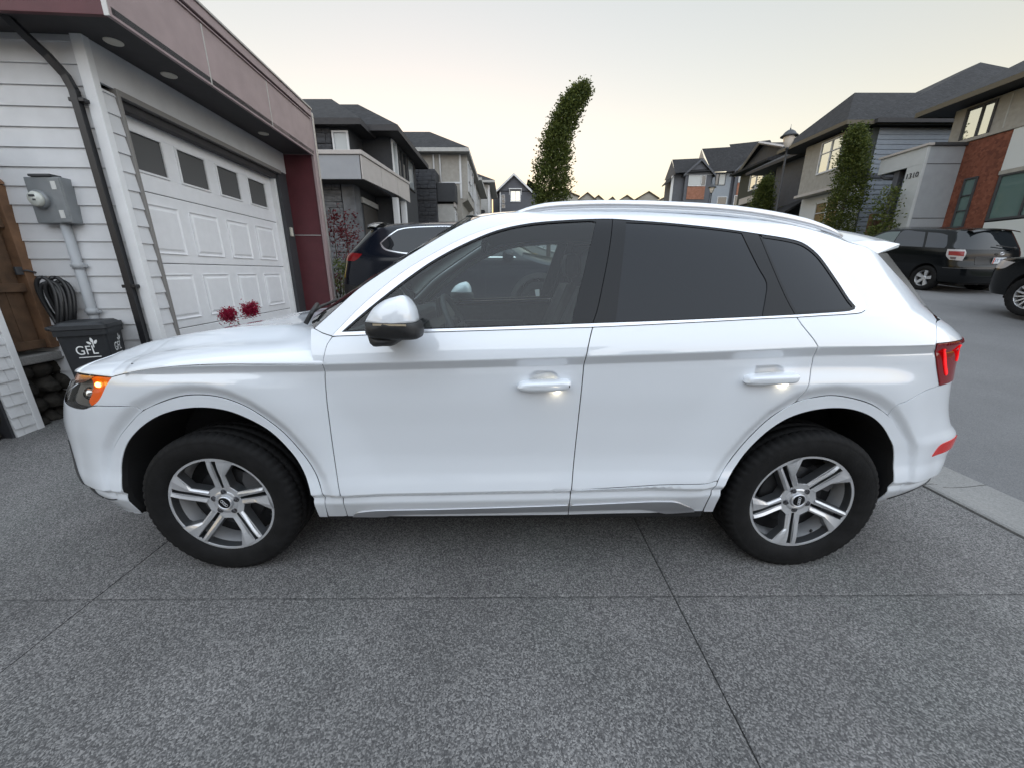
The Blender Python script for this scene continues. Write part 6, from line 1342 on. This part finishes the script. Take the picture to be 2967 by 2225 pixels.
for z in (8.55,9.05,9.5): h6.winY(-.88,-.55,z-.18,z+.18,43.98,hglass,white_t,t=.03)
h6.poly('side_roof', shing, [(2.0,44,11.3),(4.4,44,9.9),(4.4,52,9.9),(2.0,52,11.3)], [(0,1,2,3)])
# ---- distant rooftops on the hill
for k,(x,y,w_,z,lab) in enumerate(((11.5,88,7,18.6,'distant brown roofed house beside the tree foot'),(17.3,90,3.6,18.3,'distant roof right of the tree, first of a low row'),(20.2,92,3.4,18.1,'distant roof, second of the low row right of the tree'),(23.2,91,2.6,17.6,'distant roof, third of the low row right of the tree'),(27.,93,4.2,18.3,'distant roof, fourth of the low row right of the tree'),(31.6,92,4.6,18.9,'distant roof, fifth and tallest of the low row'),(36.4,93,4.4,18.2,'distant roof, last of the low row before the townhouses'))):
    gz = g(y); hh = House('distant_house', (x,y,gz), lab, group='distant rooftops over the white SUV'); hh.box('wall', stucco_b, x-w_/2,x+w_/2,y,y+8,gz-1,z-1.3,.02); hh.gableY('roof', mat('roof_brown',(.075,.055,.035),.9,noise=.2,nscale=2), x-w_/2,x+w_/2,y,y+8,z-1.35,1.3,.3,mat('roof_brown'),stucco_b)
# ---- right side: house 1310
KX = 18/14
gz = g(14)
r1 = House('brick_house', (21,13,gz), 'red brick and grey panel house numbered 1310 on the right')
r1.box('wall', stucco_d, 18.02,27,4,15.1,gz-.6,7.6,.02)
r1.box('brick_wall', brick, 17.95,18.03,12.86,14.54,gz-.6,6.30,.02)
r1.box('upper_wall', stucco_b, 17.97,18.03,5,15.08,6.42,7.62,.02); r1.box('belt_course', stucco_b, 17.90,18.03,5,15.1,6.305,6.42,.01)
for y in (13.25,12.5,11.6): r1.box('panel_joint', stucco_l, 17.955,17.975,y-.02,y+.02,6.45,7.55,.003)
r1.winX(13.72,14.57,6.44,7.47,17.97,-1,sglass,dgrey,mull=(14.08,),t=.07); r1.winX(11.3,12.35,6.6,7.4,17.97,-1,sglass,dgrey,mull=(11.8,),t=.07)
r1.box('white_panel', mat('panel_white',(.58,.60,.60),.6), 17.93,18.02,11.2,12.85,4.96,6.30,.01); r1.box('lintel_band', stucco_b, 17.90,18.02,11.2,12.86,4.82,4.955,.01); r1.winX(11.4,12.74,3.33,4.76,17.96,-1,mat('green_glass',(.10,.16,.15),.05,spec=.9),dgrey,mull=(11.85,),t=.08); r1.box('white_panel', mat('panel_white'), 17.90,18.02,11.0,12.8,gz-.5,3.20,.01)
r1.winX(13.56,13.90,2.6,4.88,17.95,-1,mat('green_glass'),dgrey,t=.06,tr=(3.15,3.75,4.3)); r1.box('brick_wall', brick, 17.95,18.03,8.,11.0,gz-.6,6.30,.02)
r1.hip('roof', shing, 18,27,4.5,15.2,7.86,3.0,.80,soff,mat('fascia_bronze',(.10,.085,.06),.6),axis='y',inset=4.5)
# entry block: white frame with canopy beam, grey side
eg = mat('panel_bluegrey',(.30,.32,.345),.6,noise=.05,nscale=4); ew = mat('panel_entry',(.46,.48,.49),.6,noise=.04,nscale=4)
r1.box('entry_side', eg, 16.56,18.,14.30,14.42,gz-.5,6.18,.01)
for z in (3.55,5.55): r1.box('panel_joint', dgrey, 16.6,18.,14.292,14.30,z-.012,z+.012,.001)
r1.box('entry_pier', ew, 16.44,16.56,14.28,14.93,gz-.5,5.10+.0,.01); r1.box('entry_beam', ew, 16.44,16.56,14.28,16.25,5.55,6.18,.01); r1.box('entry_pier', ew, 16.44,16.56,14.28,14.93,5.10,5.55,.01)
mbx = MB(); mbx.add([(16.45,14.93,5.1),(16.45,16.2,5.55),(16.45,14.93,5.55),(16.55,14.93,5.1),(16.55,16.2,5.55),(16.55,14.93,5.55)],[(0,2,1),(3,4,5),(0,1,4,3)]) 
r1.box('entry_coping', bal_l, 16.38,16.62,14.22,16.32,6.18,6.27,.01); r1.box('entry_coping', dgrey, 16.62,18.1,14.22,14.46,6.18,6.29,.01); r1.box('canopy', soff, 16.56,18.,14.42,16.25,5.58,5.66,.01); r1.box('entry_side', ew, 16.56,18.,16.17,16.25,5.66,6.18,.01)
r1.box('column', slate, 16.58,16.82,15.36,15.60,gz-.4,5.58,.01); r1.box('entry_door', slate, 17.93,18.02,14.9,15.9,gz,4.6,.01)
mbx = MB(); mbx.tube([(16.5,16.1,5.5),(16.55,15.95,5.36),(16.7,15.7,5.30)],.06,8); r1.put('downspout', mbx, dgrey)
tn = text_obj('house_number', '1310', .27, dgrey, r1.o, .01); tn.matrix_local = Matrix.Translation(Vector((16.43,14.62,5.19))-r1.b) @ Matrix.Rotation(R(-90),4,'Z') @ Matrix.Rotation(R(90),4,'X')
# ---- right: dark roofed house with pale blue siding
gz = g(18.6)
r2 = House('blue_sided_house', (22,21,gz), 'pale blue sided house with steep dark roof on the right')
r2.box('wall', slate, 18.06,34,18.62,26,gz-.6,8.22,.02); r2.lap(18.05,25.5,gz+.2,5.95,.215,18.60,bluegrey); r2.lap(18.05,25.5,6.16,8.16,.215,18.60,bluegrey); r2.box('belt_course', slate, 18.,25.5,18.52,18.61,5.95,6.16,.01)
r2.box('corner_panel', mat('panel_olive',(.035,.042,.035),.7), 17.70,18.06,18.60,21.6,6.1,8.2,.01)
r2.box('bay', stucco_b, 16.75,17.72,18.75,21.6,5.65,8.15,.02); r2.box('bay_side', mat('panel_olive'), 16.76,18.06,18.66,18.75,5.75,8.15,.005)
r2.winX(19.05,20.35,6.55,7.95,16.75,-1,sglass,white_t,mull=(19.7,),t=.08,tr=(7.45,)); r2.box('bay_sill', bal_l, 16.62,17.8,18.7,21.7,5.52,5.66,.01)
r2.box('lower_wall', white_t, 17.2,18.06,18.7,21.8,gz-.4,5.5,.02); r2.winX(19.0,20.5,3.3,5.05,17.2,-1,mat('amber_tint_glass',(.20,.14,.07),.12),white_t,mull=(19.75,),t=.09,tr=(4.55,))  # lit look of the lower pane is only its amber base colour
r2.hip('roof', shing, 18.0,35.0,18.65,28,8.42,4.3,.55,soff,soff,axis='y',inset=4.75); r2.hip('roof', shing, 16.75,26,18.9,22.6,8.40,2.05,.62,soff,mat('fascia_bronze'),axis='x',inset=2.0)
r2.poly('porch_roof', shing, [(16.3,22.2,4.75),(16.3,25.6,4.4),(18.2,25.6,5.6),(18.2,22.2,5.9),(16.3,22.2,4.62),(16.3,25.6,4.27),(18.2,25.6,5.47),(18.2,22.2,5.77)], [(0,1,2,3),(4,7,6,5),(0,3,7,4),(0,4,5,1),(1,5,6,2)])
for y in (22.6,24.6): r2.box('porch_column', mat('stone_brown',(.14,.085,.055),.85,noise=.3,nscale=6), 16.45,16.85,y,y+.4,gz-.3,4.5,.02)
# fence panels between the houses
fr = House('cedar_fence', (17.5,16.6,g(16.6)), 'brown cedar fence between the brick and blue houses','fence'); gz = g(16.6)
for k in range(16): fr.box('board', wood2 if k%3 else wood, 17.0+k*.2,17.19+k*.2,16.6,16.63,gz-.1,gz+1.75,.006)
for x in (16.9,18.6,20.3): fr.box('post', wood2, x-.06,x+.06,16.5,16.62,gz-.2,gz+2.0,.01)
for z in (.3,1.5,1.9): fr.box('rail', wood, 16.9,20.3,16.54,16.6,gz+z,gz+z+.09,.005)
# ---- right: third house with gable, behind the lamp
gz = g(28)
r3 = House('gabled_blue_house', (21,30,gz), 'pale blue gabled house behind the tall street lamp')
r3.box('wall', bluegrey, 19.6,25,28,35,gz-.6,9.45,.02); r3.lap(19.6,24,gz+3.6,9.4,.26,27.99,bluegrey); r3.box('belt_course', slate, 19.5,25,27.9,28.0,6.85,7.1,.01); r3.box('corner_board', white_t, 19.45,19.65,27.93,28.1,7.1,9.5,.01)
r3.poly('roof', shing, [(19.2,27.6,9.4),(25.,27.6,9.5),(25.,31.5,11.0),(18.6,31.5,10.9),(19.2,35.4,9.4),(25,35.4,9.5)], [(0,1,2,3),(3,2,5,4)])
r3.poly('gable_end', slate, [(19.25,27.8,9.35),(19.0,31.5,10.8),(19.25,35.2,9.35)], [(0,1,2)]); mbx = MB(); mbx.tube([(19.15,27.55,9.35),(18.55,31.5,10.9),(19.15,35.4,9.35)],.11,4,smooth=False); r3.put('barge_board', mbx, bal_l)
r3.box('front_bay', mat('panel_olive'), 18.4,19.7,29.2,33.2,6.6,9.2,.02); r3.winX(30.0,31.6,7.5,8.9,18.4,-1,sglass,white_t,mull=(30.8,),tr=(8.4,),t=.1); r3.poly('bay_roof', shing, [(17.7,28.7,9.1),(19.7,28.7,9.75),(19.7,33.7,9.75),(17.7,33.7,9.1),(17.7,28.7,8.95),(17.7,33.7,8.95),(19.7,28.7,9.0),(19.7,33.7,9.0)], [(0,1,2,3),(0,3,5,4),(4,5,7,6),(0,4,6,1)])
mbx = MB(); mbx.tube([(22.2,27.9,9.3),(22.2,27.9,7.2)],.05,8); r3.put('downspout', mbx, white_t); r3.box('low_wall', bluegrey, 19.6,24,27.2,28,gz-.5,6.0,.02)
r3.o.location += Vector((1.25,0,.35))
r3.box('porch', bal_l, 16.8,18.2,27.4,30,6.1,6.55,.01); r3.box('porch_wall', soff, 16.95,18.3,27.55,30,gz-.3,6.1,.01)
# ---- townhouse row across the end of the street
gz = g(45); k_ = .765
def tw(x,z): return x*k_, 1.44+(z-1.44)*k_
tr_ = House('townhouse_row', (24,47,gz), 'row of slate and orange brick townhouses beyond the street lamp')
X = lambda x: x*k_; Zt = lambda z: 1.44+(z-1.44)*k_
tr_.box('wall', slate, X(24.4),X(40),45.3,47.6,gz-.5,Zt(15.6),.02)
tr_.poly('roof', shing, [(X(24.2),44.6,Zt(15.3)),(X(29.6),44.6,Zt(15.6)),(X(29.4),46.6,Zt(17.9)),(X(24.6),46.6,Zt(17.7)),(X(29.6),44.6,Zt(15.4)),(X(40),44.6,Zt(16.0)),(X(40),47.3,Zt(20.0)),(X(29.3),47.3,Zt(19.4)),(X(33.8),47.9,Zt(20.2)),(X(40),47.9,Zt(20.8)),(X(33.6),46.4,Zt(18.2)),(X(40),46.4,Zt(18.6))], [(0,1,2,3),(4,5,6,7),(10,11,9,8)])
tr_.poly('roof_end', bal_l, [(X(29.25),47.3,Zt(19.3)),(X(29.2),45.9,Zt(17.2)),(X(29.3),48.2,Zt(17.2))], [(0,1,2)])
tr_.poly('party_wall', slate, [(X(24.4),44.8,Zt(15.2)),(X(24.55),46.6,Zt(17.6)),(X(24.4),48.,Zt(15.2))], [(0,1,2)])
for xa,xb,zb_ in ((25.9,30.0,15.45),(33.3,37.2,15.95)):
    xm = (xa+xb)/2; tr_.gableY('gable_roof', shing, X(xa),X(xb),44.9,47.5,Zt(zb_-.25),Zt(17.0+(zb_-15.45))-Zt(zb_-.25),.25,slate,slate)
    tr_.box('bay', slate, X(xa+.1),X(xb-.1),44.95,45.4,gz-.4,Zt(zb_-.2),.02); tr_.box('band', bal_g, X(xa),X(xb),44.90,44.96,Zt(zb_-.32),Zt(zb_-.22),.005)
    tr_.winY(X(xa+.65),X(xa+2.45),Zt(zb_-1.75),Zt(zb_-.45),44.93,curt,white_t,t=.05); tr_.winY(X(xa+2.55),X(xa+3.1),Zt(zb_-1.75),Zt(zb_-.45),44.93,hglass,white_t,t=.05)
    tr_.box('brick_panel', brick_o, X(xa+.55),X(xa+3.2),44.90,44.96,Zt(zb_-3.6),Zt(zb_-1.86),.005)
tr_.box('blue_wall', bluegrey, X(30.2),X(33.0),45.2,45.32,gz-.4,Zt(15.5),.01); tr_.winY(X(30.7),X(31.1),Zt(13.9),Zt(15.3),45.2,hglass,dgrey,t=.05); tr_.winY(X(31.2),X(32.1),Zt(13.9),Zt(15.3),45.2,curt,dgrey,t=.05); tr_.winY(X(31.4),X(32.7),Zt(11.0),Zt(12.2),45.2,hglass,white_t,t=.06); tr_.winY(X(33.7),X(34.6),Zt(11.0),Zt(12.3),44.9,hglass,white_t,t=.06)
tr_.poly('side_canopy', shing, [(X(23.6),44.8,Zt(14.2)),(X(24.5),44.8,Zt(15.2)),(X(24.5),47,Zt(15.2)),(X(23.6),47,Zt(14.2)),(X(23.6),44.8,Zt(14.05)),(X(23.6),47,Zt(14.05))], [(0,1,2,3),(0,3,5,4)])
tr_.box('corner_board', white_t, X(24.1),X(24.45),45.2,45.32,gz,Zt(15.1),.01)
# ---- the neighbour's house behind the photographer: seen only as reflections in paint and glass
gz = 0.
nh = House('neighbour_house', (0,-13,0), 'grey sided house across the driveway, mirrored in the car doors')
nh.box('wall', slate, -9,6.5,-18,-10.5,-.2,3.1,.02); nh.lap(-9,6.5,0,3.0,.2,-10.49,bluegrey) if False else None
nh.box('upper_wall', bluegrey, -9,2.5,-18,-11.2,3.1,5.6,.02); nh.box('garage_door', door_w, -7.5,-2.6,-10.5,-10.42,0,2.4,.02); nh.box('garage_door', door_w, -1.6,1.2,-10.5,-10.42,0,2.4,.02)
nh.box('front_door', maroon, 2.4,3.4,-10.5,-10.42,0,2.2,.02)
mbx = MB(); mbx.box(4.2,5.8,-10.47,-10.44,.9,2.2); nh.put('window', mbx, hglass)
for x in (-7.5,-4.0,-.6): mbx = MB(); mbx.box(x,x+1.6,-11.17,-11.14,3.9,5.1); nh.put('window', mbx, hglass)
nh.hip('roof', shing, -9,2.5,-18,-11.2,5.75,1.9,.6,soff,dgrey,axis='x',inset=3.6); nh.hip('porch_roof', shing, 2.5,6.5,-18,-10.5,3.2,1.3,.5,soff,dgrey,axis='y',inset=2.4)
